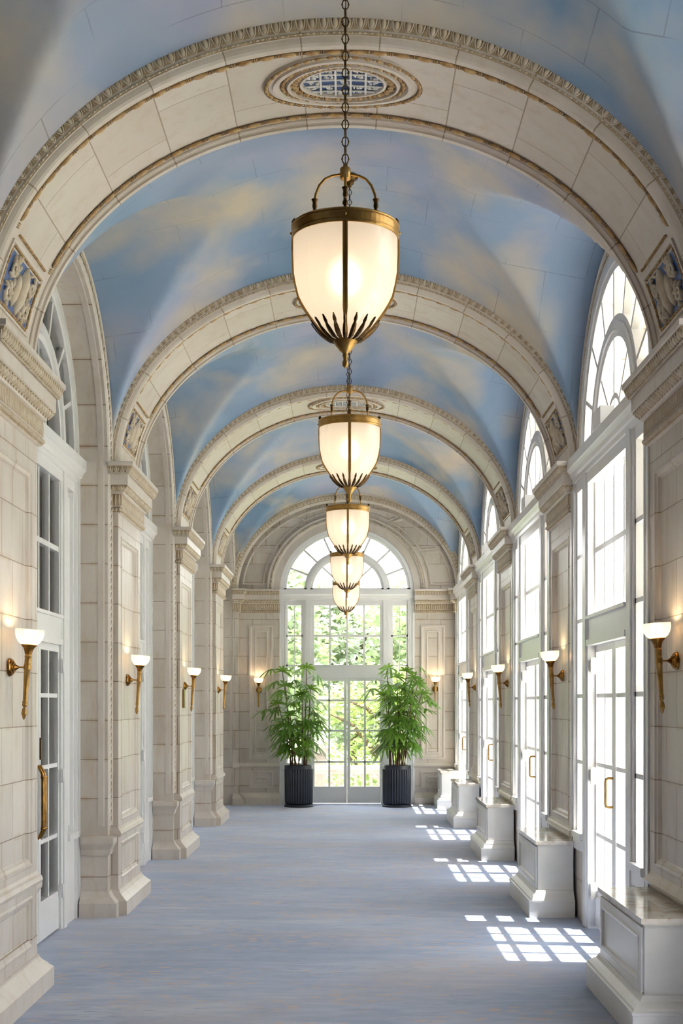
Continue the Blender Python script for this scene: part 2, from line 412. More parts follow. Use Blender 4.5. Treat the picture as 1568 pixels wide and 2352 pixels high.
mb = MB(); mb.box(-2.6, 3.07, Y_BACK-.4, Y_END+.45, 5.75, 5.95)
mb.box(2.35, 3.07, Y_BACK-.4, Y_END+.45, 5.20, 5.36)  # eave out of view, added and sized to shade the upper panes
tag(mb.build('roof', 'outstone'), 'flat roof with added sun-shading eave outside the right wall', 'roof', kind='structure')

# end wall dressing: pilaster panels, archivolt, lunette panels
mb = MB()
for s in (-1, 1):
    u0, u1 = (E_HW+.02, 1.87) if s > 0 else (-1.87, -E_HW-.02)
    for z0, z1 in ((.78, 3.12), (.28, .58)):
        r = (u0+.10, z0, u1-.16, z1, .0) if s > 0 else (u0+.16, z0, u1-.10, z1, .0)
        nested(mb, (0, Y_END-.001, 0), (1, 0, 0), (0, 0, 1), (0, -1, 0), [r, inset(r, .0, .018), inset(r, .03, .022), inset(r, .045, .004), inset(r, .09, .004), inset(r, .10, .014), inset(r, .12, .014), inset(r, .13, .001)], False)
mb.build('panel_moulding', 'stone_plain', wend)
mb = MB(); mc = MB(); mp = MB()
BASEP = [(0, .0), (.085, 0), (.085, .115), (.078, .12), (.055, .14), (.03, .165), (.012, .19), (.010, .205), (0, .205)]
CAPP = [(0, 3.33), (.022, 3.335), (.03, 3.36), (.022, 3.385), (.03, 3.39), (.03, 3.49), (.045, 3.495), (.052, 3.505), (.088, 3.555), (.095, 3.56), (.095, 3.645), (.105, 3.65), (.135, 3.705), (.145, 3.71), (.145, 3.74), (0, 3.74)]
SILLP = [(0, .64), (.022, .645), (.03, .665), (.022, .69), (.008, .70), (0, .72)]
def cap_ornament(paths, mcv, mdk, dense=1.0):
    for path in paths:
        if mdk is not None:
            for pr in ([(.0535, 3.506), (.0885, 3.554)], [(.0965, 3.562), (.0965, 3.562)], [(.106, 3.652), (.1355, 3.704)], [(.0315, 3.393), (.0315, 3.487)], [(.0235, 3.337), (.0315, 3.360), (.0235, 3.383)]): plan_sweep(mdk, path, pr)
        run(mcv, plan_run(path, .070, 3.531, .75, .058*dense), egg_unit, .056*dense, .058, .018)
        run(mcv, plan_run(path, .123, 3.678, .45, .047*dense), leaf_unit, .047*dense, .062, .012)
        run(mcv, plan_run(path, .030, 3.360, 0, .036*dense), bead_unit, .036*dense, .034, .017)
        run(mcv, plan_run(path, .107, 3.645, 0, .030*dense), bead_unit, .03*dense, .014, .010)
        for o, T, N, B in plan_run(path, .030, 3.44, 0, .034*dense):    # flutes of the neck
            mcv.ell(o, T*.010*dense, N*.009, B*.050, 6, 4)
paths_end = [[(-1.90, Y_END), (-E_HW-.01, Y_END)], [(E_HW+.01, Y_END), (1.90, Y_END)]]
for p in paths_end:
    plan_sweep(mb, p, BASEP); plan_sweep(mb, p, CAPP); plan_sweep(mb, p, SILLP)
# returns at the opening edge
mb.build('base_and_capital', 'stone_plain', wend)
cap_ornament(paths_end, mc, mp); co_ = mc.build('capital_ornament', 'carved', wend); mp.build('ornament_ground', 'recess', co_)
def arch_xz(mb, prof, n=64, t0=0, t1=pi, smooth=False):  # prof = [(y, a, b)] half axes
    ang = [t0+(t1-t0)*i/n for i in range(n+1)]
    for p0, p1 in zip(prof, prof[1:]):
        mb.grid([[Vector((p[1]*cos(t), p[0], SP+p[2]*sin(t))) for t in ang] for p in (p0, p1)], smooth=smooth)
mb = MB()
def ep(dy, r): return (Y_END-dy, E_HW+r, E_RISE+r)
arch_xz(mb, [ep(0, .0), ep(.03, .0), ep(.03, .12), ep(.05, .13), ep(.055, .16), ep(.045, .19), ep(.06, .20), ep(.06, .225), ep(.03, .24), ep(0, .25)], smooth=False)
mb.build('archivolt', 'stone_plain', wend)
mb = MB()
angs, L = ell_angles(E_HW+.165, E_RISE+.165, 96)
for t in angs:
    a, b = E_HW+.165, E_RISE+.165
    T = Vector((-a*sin(t), 0, b*cos(t))).normalized(); R = Vector((T.z, 0, -T.x))
    bead_unit(mb, Vector((a*cos(t), Y_END-.055, SP+b*sin(t))), T, Vector((0, -1, 0)), R, .045, .04, .015)
mb.build('archivolt_bead', 'carved', wend)
mb = MB()   # fan of sunk panels in the lunette
edges = [pi*x for x in (.015, .16, .33, .5, .67, .84, .985)]
for e0, e1 in zip(edges, edges[1:]):
    def loop(ri, ro, pad, h):
        n = 14; A = e0+pad; B = e1-pad; pts = []
        for i in range(n+1):
            t = A+(B-A)*i/n; pts.append(Vector(((E_HW+ri)*cos(t), Y_END-h, SP+(E_RISE+ri)*sin(t))))
        for i in range(n+1):
            t = B+(A-B)*i/n; pts.append(Vector(((1.885+ro)*cos(t), Y_END-h, SP+(RISE_R+ro)*sin(t))))
        return pts
    ls = [loop(.29, -.05, .012, 0), loop(.29, -.05, .012, .02), loop(.31, -.07, .026, .022), loop(.325, -.085, .038, .004)]
    for a, b in zip(ls, ls[1:]): mb.grid([a, b], closed_u=True, smooth=False)
mb.build('lunette_panel', 'stone_plain', wend)

# ------------------------------------------------------------------ painted vault (groin vault), one mesh per bay
B_V = D/2-PH
def vault_z(x, yr):
    u = min(1, abs(x)/A_V); v = min(1, abs(yr)/B_V)
    z1 = (1.63+.20*(1-v*v))*sqrt(max(0, 1-u*u)); z2 = (1.41+.42*(1-u))*sqrt(max(0, 1-v*v))
    return SP+max(z1, z2)
N = 84; rows = []
for j in range(N+1):
    yr = B_V*sin(-pi/2+pi*j/N)
    rows.append([Vector((A_V*sin(-pi/2+pi*i/N), yr, vault_z(A_V*sin(-pi/2+pi*i/N), yr))) for i in range(N+1)])
mb = MB(); mb.grid(rows, smooth=True)
vault0 = mb.build('ceiling', 'sky')
vl = {-1: 'nearest painted sky vault, above the nearest lantern at the top of the view', 0: 'painted sky vault with groins between the nearest and the second stone arch',
      1: 'painted sky vault between the second and third stone arches', 2: 'painted sky vault between the third and fourth stone arches', 3: 'farthest painted sky vault, before the end window wall'}
for k in range(-1, 4):
    o = vault0 if k == -1 else vault0.copy()
    if k != -1: COL.objects.link(o)
    o.location = (0, bc(k), 0); tag(o, vl[k], 'ceiling', kind='structure')
mb = MB()
mb.grid([[Vector((A_V*sin(-pi/2+pi*i/40), y, SP+1.63*cos(-pi/2+pi*i/40))) for i in range(41)] for y in (Y_BACK, bc(-1)-B_V)])
tag(mb.build('ceiling', 'sky'), 'plain painted barrel vault over the corridor behind the viewer', 'ceiling', kind='structure')

# ------------------------------------------------------------------ transverse arches
PROF = [(-.012, .150), (-.012, .128), (.0, .126), (.004, .118), (.020, .060), (.024, .050), (.030, .046), (.034, .036), (.040, .034),
        (.046, .024), (.056, .010), (.070, 0.0), (.108, 0.0), (.109, .012), (.118, .018), (.132, .014), (.142, .014), (.150, .020), (.152, .030), (.168, .030), (.212, .034)]
def make_arch(half=False):
    full = PROF + ([(PH-.0, .034)] if not half else [])
    if not half: full = PROF + [(2*PH-y, r) for y, r in reversed(PROF)]
    mb = MB(); n = 96; ang, L = ell_angles(A_R, RISE_R, n)
    for (y0, r0), (y1, r1) in zip(full, full[1:]):
        rows = []; uvs = []
        for y, r in ((y0, r0), (y1, r1)):
            rows.append([Vector(((A_R+r)*cos(t), y-PH, SP+(RISE_R+r)*sin(t))) for t in ang])
            uvs.append([(L*i/n-L/2, y-PH+.0001) for i in range(n+1)])
        mb.grid(rows, smooth=False, uvs=uvs)
    return mb
def arch_frames(y, r, spacing, tilt, sgn, t0=0, t1=pi):
    a, b = A_R+r, RISE_R+r
    _, L = ell_angles(a, b, 10, t0, t1); n = max(2, round(L/spacing)); ang, _ = ell_angles(a, b, 2*n, t0, t1); out = []
    for t in ang[1::2]:
        T = Vector((-a*sin(t), 0, b*cos(t))).normalized(); R = Vector((T.z, 0, -T.x))   # R points away from the centre
        Y = Vector((0, sgn, 0))
        out.append((Vector((a*cos(t), y-PH, SP+b*sin(t))), T, Y*cos(tilt)-R*sin(tilt), R*cos(tilt)+Y*sin(tilt)))
    return out
def S(u, v, n):   # soffit point: u = arc angle, v along corridor, n inward
    return Vector(((A_R+.034-n)*cos(u), v, SP+(RISE_R+.034-n)*sin(u)))
arch_mesh = make_arch()
arch0 = arch_mesh.build('transverse_arch', 'stone_arch')
def arch_ornaments(parent, half=False):
    mb = MB(); sides = [(1, -1)] if half else [(1, -1), (-1, 1)]
    for s, sg in sides:
        yy = (lambda d: d) if s > 0 else (lambda d: 2*PH-d)
        run(mb, arch_frames(yy(.011), .092, .064, .35, sg), egg_unit, .062, .066, .014)
        run(mb, arch_frames(yy(.027), .046, .034, .6, sg), bead_unit, .034, .012, .007)
    eo = mb.build('egg_and_dart', 'carved', parent)
    mb = MB()
    for s, sg in sides:
        yy = (lambda d: d) if s > 0 else (lambda d: 2*PH-d)
        for pr in ([(.0025, .119), (.0185, .061)], [(.0225, .0505), (.0325, .037)]):
            rows = [[Vector(((A_R+r)*cos(t), yy(d)-.0012*s-PH, SP+(RISE_R+r-.0012)*sin(t))) for t in [pi*i/96 for i in range(97)]] for d, r in pr]
            mb.grid(rows, smooth=False)
    mb.build('ornament_ground', 'recess', eo)
    if half: return
    mb = MB()
    for d in (.190, 2*PH-.190):
        fr = [(o, T, N, B) for o, T, N, B in arch_frames(d, .026, .125, pi/2, -1) if True]
        for o, T, N, B in fr:
            if o.z < SP+.62: continue
            mb.ell(o-T*.02, N*.016, B*.018, T*.046, 8, 6)
            for q in (.038, .050, .062): mb.ell(o+T*q*1.0, N*.015, B*.017, T*.0045, 6, 3)
    bo = mb.build('bead_moulding', 'gilt', parent); mb = MB()
    t0 = .42; AN = [t0+(pi-2*t0)*i/80 for i in range(81)]
    for d in (.190, 2*PH-.190):
        mb.grid([[Vector(((A_R+.0275)*cos(t), d+q-PH, SP+(RISE_R+.0275)*sin(t))) for t in AN] for q in (-.021, .021)], smooth=False)
    mb.build('bead_ground', 'umber', bo)
arch_ornaments(arch0)
# oval medallion at the crown
def oval(a, b, n): return [(a*cos(2*pi*i/n), b*sin(2*pi*i/n)) for i in range(n)]
def CS(p, q, n): return Vector((p, q*.93-.035, SP+(RISE_R+.034-n)*sqrt(max(0, 1-(p/(A_R+.034-n))**2))))
mb = MB()
def oval_ring(mb, prof, n=72):
    rows = [[CS(p, q, h) for p, q in oval(a, b, n)] for a, b, h in prof]
    mb.grid(rows, closed_u=True, smooth=False)
oval_ring(mb, [(.455, .335, -.002), (.455, .335, .012), (.440, .322, .016), (.425, .31, .010), (.405, .293, .010), (.400, .288, .024), (.372, .266, .026), (.362, .258, .012), (.325, .236, .012),
               (.318, .231, .03), (.305, .222, .03), (.300, .218, .006), (.252, .190, .004), (.246, .185, .022), (.232, .173, .022), (.226, .168, .002)])
med = mb.build('medallion', 'stone_plain', arch0)
mb = MB()
for a, b, n in ((.438, .322, 40), (.345, .247, 34)):
    ring = oval(a, b, n)
    for i, (p, q) in enumerate(ring):
        p2, q2 = ring[(i+1) % n]; o = CS(p, q, .014); T = (CS(p2, q2, .014)-o).normalized(); Nn = Vector((0, 0, -1)); Bn = T.cross(Nn)
        w = (CS(p2, q2, .014)-o).length
        mb.ell(o, Nn*.014, Bn*.012, T*w*.34, 7, 4); mb.ell(o+T*w*.5, Nn*.011, Bn*.012, T*w*.07, 6, 3)
br_ = mb.build('bead_ring', 'gilt', med)
mb = MB(); oval_ring(mb, [(.452, .333, .0165), (.424, .309, .0115)]); oval_ring(mb, [(.3615, .2575, .0135), (.3265, .2365, .0135)]); mb.build('ring_ground', 'umber', br_)
mb = MB(); oval_ring(mb, [(.299, .2172, .0075), (.2535, .1912, .0055)]); mb.build('egg_ground', 'umber', br_)
mb = MB(); n = 26; ring = oval(.277, .205, n)
for i, (p, q) in enumerate(ring):
    p2, q2 = ring[(i+1) % n]; o = CS(p, q, .012); T = (CS(p2, q2, .012)-o).normalized(); Nn = Vector((0, 0, -1)); Bn = T.cross(Nn)
    w = (CS(p2, q2, .012)-o).length; egg_unit(mb, o, T, Nn, Bn, w, .046, .016)
mb.build('egg_ring', 'gilt', med)
mb = MB(); oval_pts = [CS(p, q, .0015) for p, q in oval(.232, .172, 40)]
mb.add([CS(0, 0, .0015)]+oval_pts, [(0, 1+i, 1+(i+1) % 40) for i in range(40)])
mb.build('blue_ground', 'bluetile', med)
mb = MB()
xs = [-.205, -.128, -.043, .043, .128, .205]; ys = [-.105, -.035, .035, .105]
def inside(p, q): return (p/.228)**2+(q/.17)**2 < 1
for x in (-.128, -.043, .043, .128):
    ym = .17*sqrt(1-(x/.228)**2); pts = [CS(x, -ym+2*ym*i/8, .010) for i in range(9)]
    mb.grid([[p+Vector((-.006, 0, 0)) for p in pts], [p+Vector((-.006, 0, -.006)) for p in pts], [p+Vector((.006, 0, -.006)) for p in pts], [p+Vector((.006, 0, 0)) for p in pts]], smooth=False)
for y in ys:
    xm = .228*sqrt(1-(y/.17)**2); pts = [CS(-xm+2*xm*i/16, y, .010) for i in range(17)]
    mb.grid([[p+Vector((0, -.005, 0)) for p in pts], [p+Vector((0, -.005, -.006)) for p in pts], [p+Vector((0, .005, -.006)) for p in pts], [p+Vector((0, .005, 0)) for p in pts]], smooth=False)
mb.build('lattice', 'white_matt', med)
mb = MB(); rr = random.Random(3)
cx = [-.170, -.0855, 0, .0855, .170]; cy = [-.135, -.07, 0, .07, .135]
for i, x in enumerate(cx):
    for j, y in enumerate(cy):
        if not inside(x*1.05, y*1.05): continue
        if (i, j) in ((2, 1), (2, 3), (1, 2), (3, 2)): continue
        for k in range(9):
            a = rr.uniform(0, 2*pi); px, py = x+rr.uniform(-.028, .028), y+rr.uniform(-.022, .022)
            if not inside(px, py): continue
            mb.ell(CS(px, py, .006), Vector((cos(a), sin(a), 0))*rr.uniform(.010, .018), Vector((-sin(a), cos(a), 0))*rr.uniform(.005, .008), Vector((0, 0, -.007)), 7, 4)
mb.build('relief_leaves', 'white_matt', med)
# carved relief panels near the springing
def relief(sgn):
    t_lo, t_hi = .155, .335
    th = (lambda f: t_lo+(t_hi-t_lo)*f) if sgn > 0 else (lambda f: pi-(t_lo+(t_hi-t_lo)*f))
    VW = .30
    mb = MB()
    fr = [(-.06, VW+.07), (-.06, VW+.07), (-.03, VW+.04), (-.015, VW+.02), (0, VW)]
    hh = [-.001, .012, .012, .002, -.018]
    def ring(pad, w, h):
        pts = []
        for f, v in ((-pad, -w), (1+pad, -w), (1+pad, w), (-pad, w)): pts.append((f, v))
        outp = []
        for (f0, v0), (f1, v1) in zip(pts, pts[1:]+pts[:1]):
            for i in range(6): outp.append(S(th(f0+(f1-f0)*i/6), v0+(v1-v0)*i/6, h))
        return outp
    ls = [ring(.14, VW+.05, 0), ring(.14, VW+.05, .012), ring(.10, VW+.032, .012), ring(.06, VW+.02, .003), ring(0, VW, -.0)]
    for a, b in zip(ls, ls[1:]): mb.grid([a, b], closed_u=True, smooth=False)
    root = mb.build('relief_panel', 'stone_plain', arch0)
    mb = MB(); mb.grid([[S(th(i/8), -VW+2*VW*j/8, .001) for j in range(9)] for i in range(9)])
    mb.build('blue_ground', 'bluetile', root)
    def fr_at(f, v, n):
        o = S(th(f), v, n); U = (S(th(f+.01), v, n)-o).normalized(); Nn = (S(th(f), v, n+.01)-o).normalized(); return o, U, Vector((0, 1, 0)), Nn
    mb = MB(); rr = random.Random(11)
    def blob(f, v, ang, l, w, h):
        o, U, V, Nn = fr_at(f, v, .006); a = U*cos(ang)+V*sin(ang); b = -U*sin(ang)+V*cos(ang)
        mb.ell(o, a*l, b*w, Nn*h, 8, 5)
    blob(.5, .035, .0, .150, .050, .045)                      # tall leaf shield
    blob(.42, -.055, .1, .105, .040, .03)
    for s in (-1, 1):
        for k in range(13):
            f = .06+.88*k/12; v = s*(.17+.05*sin(k*1.9)); blob(f, v, rr.uniform(-.9, .9)+s*.4, rr.uniform(.024, .042), rr.uniform(.008, .014), .018)
        for c in (.25, .72):
            pts = []
            for k in range(16):
                a = k*.55; r = .058*(1-k/19); o, U, V, Nn = fr_at(c, s*.19, .014); pts.append(o+U*(r*cos(a))+V*(r*sin(a)))
            mb.tube(pts, .010, 5)
        for k in range(8):
            blob(rr.uniform(.05, .95), s*rr.uniform(.10, .27), rr.uniform(0, pi), rr.uniform(.018, .034), rr.uniform(.008, .014), .018)
    mb.build('relief_foliage', 'carved', root)
    mb = MB()
    for f in (-.05, 1.05, 1.27):
        for k in range(20):
            o, U, V, Nn = fr_at(f, -VW+2*VW*(k+.5)/20, .008); mb.ell(o, V*.0115, U*.009, Nn*.010, 6, 4)
    for v in (-VW-.012, VW+.012):
        for k in range(9):
            o, U, V, Nn = fr_at((k+.5)/9, v, .008); mb.ell(o, U*.019, V*.008, Nn*.009, 6, 4)
    mb.build('bead_border', 'gilt', root)
relief(1); relief(-1)
ORD = ['nearest', 'second', 'third', 'fourth']
arch0.location = (0, pc(0), 0)
for i in range(4):
    o = arch0 if i == 0 else copy_tree(arch0)
    o.location = (0, pc(i), 0)
    tag(o, ORD[i]+' carved stone arch spanning the corridor, counted from the viewer', 'arch', 'carved stone arches across the corridor', 'structure')
eh = make_arch(True); earch = eh.build('transverse_arch', 'stone_arch'); arch_ornaments(earch, True)
earch.location = (0, Y_END-.17+PH, 0)
tag(earch, 'last carved stone arch, set against the end wall around the window', 'arch', 'carved stone arches across the corridor', 'structure')

# ------------------------------------------------------------------ pilasters (built for the left, mirrored for the right)
def make_pilaster(s, x_wall, jamb=None):
    """s = -1 left, +1 right; local y centred on the pier"""
    root = empty('pilaster')
    X = A_R
    path = [(x_wall, PH), (X, PH), (X, -PH), (x_wall, -PH)]           # for right side: outward = -x
    path = [(x_wall, -PH), (X, -PH), (X, PH), (x_wall, PH)]
    def mir(mb):
        if s < 0:
            mb.v = [Vector((-v.x, v.y, v.z)) for v in mb.v]; mb.f = [tuple(reversed(f)) for f in mb.f]
        return mb
    # travel so that the right-hand side faces the corridor (-x for the right wall): go from +y to -y? choose by test
    pth = path if True else None
    fr = plan_frames(pth)
    if fr[1][1].x > 0: pth = list(reversed(pth))
    shaft = MB()
    # side faces
    for y in (-PH, PH):
        shaft.add([Vector((X, y, 0)), Vector((x_wall, y, 0)), Vector((x_wall, y, SP)), Vector((X, y, SP))], [(0, 1, 2, 3)])
    # front face with two sunk panels
    tall = (-PH+.13, .76, PH-.13, 3.16); dado = (-PH+.13, .27, PH-.13, .585)
    def quad(y0, z0, y1, z1): shaft.add([Vector((X, y0, z0)), Vector((X, y1, z0)), Vector((X, y1, z1)), Vector((X, y0, z1))], [(0, 1, 2, 3)])
    quad(-PH, 0, -PH+.13, SP); quad(PH-.13, 0, PH, SP); quad(-PH+.13, 0, PH-.13, .27); quad(-PH+.13, .585, PH-.13, .76); quad(-PH+.13, 3.16, PH-.13, SP)
    mir(shaft).build('shaft', 'stone', root)
    pm = MB()
    for r, dp in ((tall, .026), (dado, .022)):
        r = r+(0,)
        nested(pm, (X, 0, 0), (0, 1, 0), (0, 0, 1), (1, 0, 0), [r, inset(r, .006, -.006), inset(r, .018, -.006), inset(r, .026, .004), inset(r, .046, .010), inset(r, .052, .018), inset(r, .060, dp)], True)
    mir(pm).build('panel', 'stone', root)
    bm_ = MB(); plan_sweep(bm_, pth, BASEP)
    plan_sweep(bm_, pth, SILLP)
    mir(bm_).build('base', 'stone_plain', root)
    cp = MB(); plan_sweep(cp, pth, CAPP); cap = mir(cp).build('capital', 'stone_plain', root)
    oc = MB(); og = MB(); cap_ornament([pth], oc, og); co_ = mir(oc).build('capital_ornament', 'carved', cap); mir(og).build('ornament_ground', 'recess', cap)
    if jamb:      # left wall: dado cap and base on the jamb beside the pilaster
        jm = MB(); JY = D/2-OP_HW
        cx_ = [(0, .495), (.012, .50), (.02, .52), (.025, .55), (.05, .59), (.055, .605), (.055, .645), (0, .66)]
        for q in (-1, 1):
            p = [(x_wall, q*PH), (A_V, q*PH), (A_V, q*JY), (jamb, q*JY)] if False else [(jamb, q*JY), (A_V-.0, q*JY), (A_V, q*PH)]
            ff = plan_frames(p)
            if ff[1][1].x > 0: p = list(reversed(p))
            plan_sweep(jm, p, BASEP); plan_sweep(jm, p, cx_)
        mir(jm).build('jamb_plinth', 'stone_plain', root)
    return root
pl0 = make_pilaster(-1, A_V, 2.17); pr0 = make_pilaster(1, A_V+.03)
pos = ['nearest the viewer', 'second from the viewer', 'third from the viewer', 'fourth from the viewer']
for s, p0, side in ((-1, pl0, 'left'), (1, pr0, 'right')):
    for i in range(4):
        o = p0 if i == 0 else copy_tree(p0)
        o.location = (0, pc(i), 0)
        tag(o, f'cream stone pilaster with carved capital on the {side} wall, {pos[i]}', 'pilaster', f'pilasters along the {side} wall', 'structure')
    # half pilaster in the far corner
    mb = MB(); y0 = Y_END-.17
    xs_ = sorted((s*A_R, s*(A_V+.03)))
    mb.box(xs_[0], xs_[1], y0, Y_END, 0, SP)
    hp = mb.build('corner_pilaster', 'stone')
    p = [(s*(A_V+.03), y0), (s*A_R, y0), (s*A_R, Y_END)]
    if plan_frames(p)[1][1].x*s > 0: p = list(reversed(p))
    mb = MB(); plan_sweep(mb, p, BASEP); plan_sweep(mb, p, SILLP); mb.build('base', 'stone_plain', hp)
    mb = MB(); plan_sweep(mb, p, CAPP); cp = mb.build('capital', 'stone_plain', hp)
    mb = MB(); og = MB(); cap_ornament([p], mb, og); mb.build('capital_ornament', 'carved', cp); og.build('ornament_ground', 'recess', cp)
    tag(hp, f'narrow stone pilaster in the far {side} corner beside the end wall', 'pilaster', None, 'structure')

# carved arch moulding round every side opening (trim)
def side_trim(s, low):
    mb = MB(); mo = MB()
    prof = [(-.004, -.08 if s < 0 else 0.0), (-.004, -.035), (.010, .0), (.02, .012), (.035, .018), (.05, .012), (.085, .012), (.10, .024), (.118, .024), (.125, 0)] if s < 0 else \
           [(-.004, -.01), (-.002, .02), (.02, .026), (.035, .012), (.085, .012), (.10, .026), (.118, .026), (.125, 0)]
    pts = []   # (y, z, outward normal in yz)
    zl = low
    n = 56; ang, L = ell_angles(OP_HW, OP_RISE, n)
    line = [(OP_HW, zl, 1, 0), (OP_HW, SP-.001, 1, 0)] + [(OP_HW*cos(t), SP+OP_RISE*sin(t), None, t) for t in ang[1:-1]] + [(-OP_HW, SP-.001, -1, 0), (-OP_HW, zl, -1, 0)]
    def off(q, r):
        if q[2] is None: return ((OP_HW+r)*cos(q[3]), SP+(OP_RISE+r)*sin(q[3]))
        return (q[0]+q[2]*r, q[1])
    for (r0, d0), (r1, d1) in zip(prof, prof[1:]):
        mb.grid([[Vector((s*(A_V-d), off(q, r)[0], off(q, r)[1])) for q in line] for r, d in ((r0, d0), (r1, d1))], smooth=False)
    # running scroll ornament in the channel
    r = .067; fr = []
    a, b = OP_HW+r, OP_RISE+r; ang2, L2 = ell_angles(a, b, 2*round(4.1/.058))
    for t in ang2[1::2]:
        T = Vector((0, -a*sin(t), b*cos(t))).normalized(); R = Vector((0, T.z, -T.y)); fr.append((Vector((s*(A_V-.014), a*cos(t), SP+b*sin(t))), T, Vector((-s, 0, 0)), R))
    z = zl+.05
    while z < SP-.03:
        for q in (-1, 1): fr.append((Vector((s*(A_V-.014), q*a, z)), Vector((0, 0, 1)), Vector((-s, 0, 0)), Vector((0, q, 0))))
        z += .058
    for j, (o, T, N, B) in enumerate(fr):
        mo.ell(o+B*.006, T*.020, B*.014, N*.012, 7, 4); mo.tube([o+T*(-.026)+B*(-.016), o+T*(-.008)+B*(-.018)+N*.006, o+T*(.012)+B*(-.012)+N*.008, o+T*.024+B*.008+N*.006, o+T*.020+B*.020], .0055, 4)
    root = mb.build('trim_1', 'stone_plain'); mo.build('scroll_ornament', 'carved', root); return root
for s, low, side in ((-1, .74, 'left'), (1, SP-.02, 'right')):
    t0 = side_trim(s, low)
    for k in range(0, 4):
        o = t0 if k == 0 else copy_tree(t0)
        o.location = (0, bc(k), 0); o.name = f'trim_{(k+1) if s < 0 else (k+5)}'
        tag(o, f'carved stone moulding round the {ORD[k]} arched opening of the {side} wall', 'moulding', f'arch mouldings on the {side} wall', 'structure')

# ------------------------------------------------------------------ windows (local: u = x, interior = -y, glass at y=0)
def zl(y): return EYE+(1617-y)/132.5
LV = dict(corn_t=zl(1356), corn_b=zl(1371), up_t=zl(1389), up_m=zl(1459), up_b=zl(1528), head=zl(1557), g=[zl(v) for v in (1564, 1608.5, 1679, 1751, 1808)])
def ring_band(mb, a0, b0, a1, b1, y0, y1, n=48, t0=0, t1=pi, zc=SP):
    ang = [t0+(t1-t0)*i/n for i in range(n+1)]
    P = lambda a, b, y: [Vector((a*cos(t), y, zc+b*sin(t))) for t in ang]
    mb.grid([P(a0, b0, y0), P(a1, b1, y0), P(a1, b1, y1), P(a0, b0, y1)], closed_v=True, smooth=False)
    for t in (ang[0], ang[-1]):
        mb.add([Vector((a*cos(t), y, zc+b*sin(t))) for a, b, y in ((a0, b0, y0), (a1, b1, y0), (a1, b1, y1), (a0, b0, y1))], [(0, 1, 2, 3)])
def bar(mb, p, q, w, y0, y1):
    p, q = Vector((p[0], 0, p[1])), Vector((q[0], 0, q[1])); d = (q-p).normalized(); n_ = Vector((d.z, 0, -d.x))*w/2
    vs = []
    for y in (y0, y1):
        for c in (p+n_, p-n_, q-n_, q+n_): vs.append(Vector((c.x, y, c.z)))
    mb.add(vs, [(0, 1, 2, 3), (7, 6, 5, 4), (0, 4, 5, 1), (1, 5, 6, 2), (2, 6, 7, 3), (3, 7, 4, 0)])
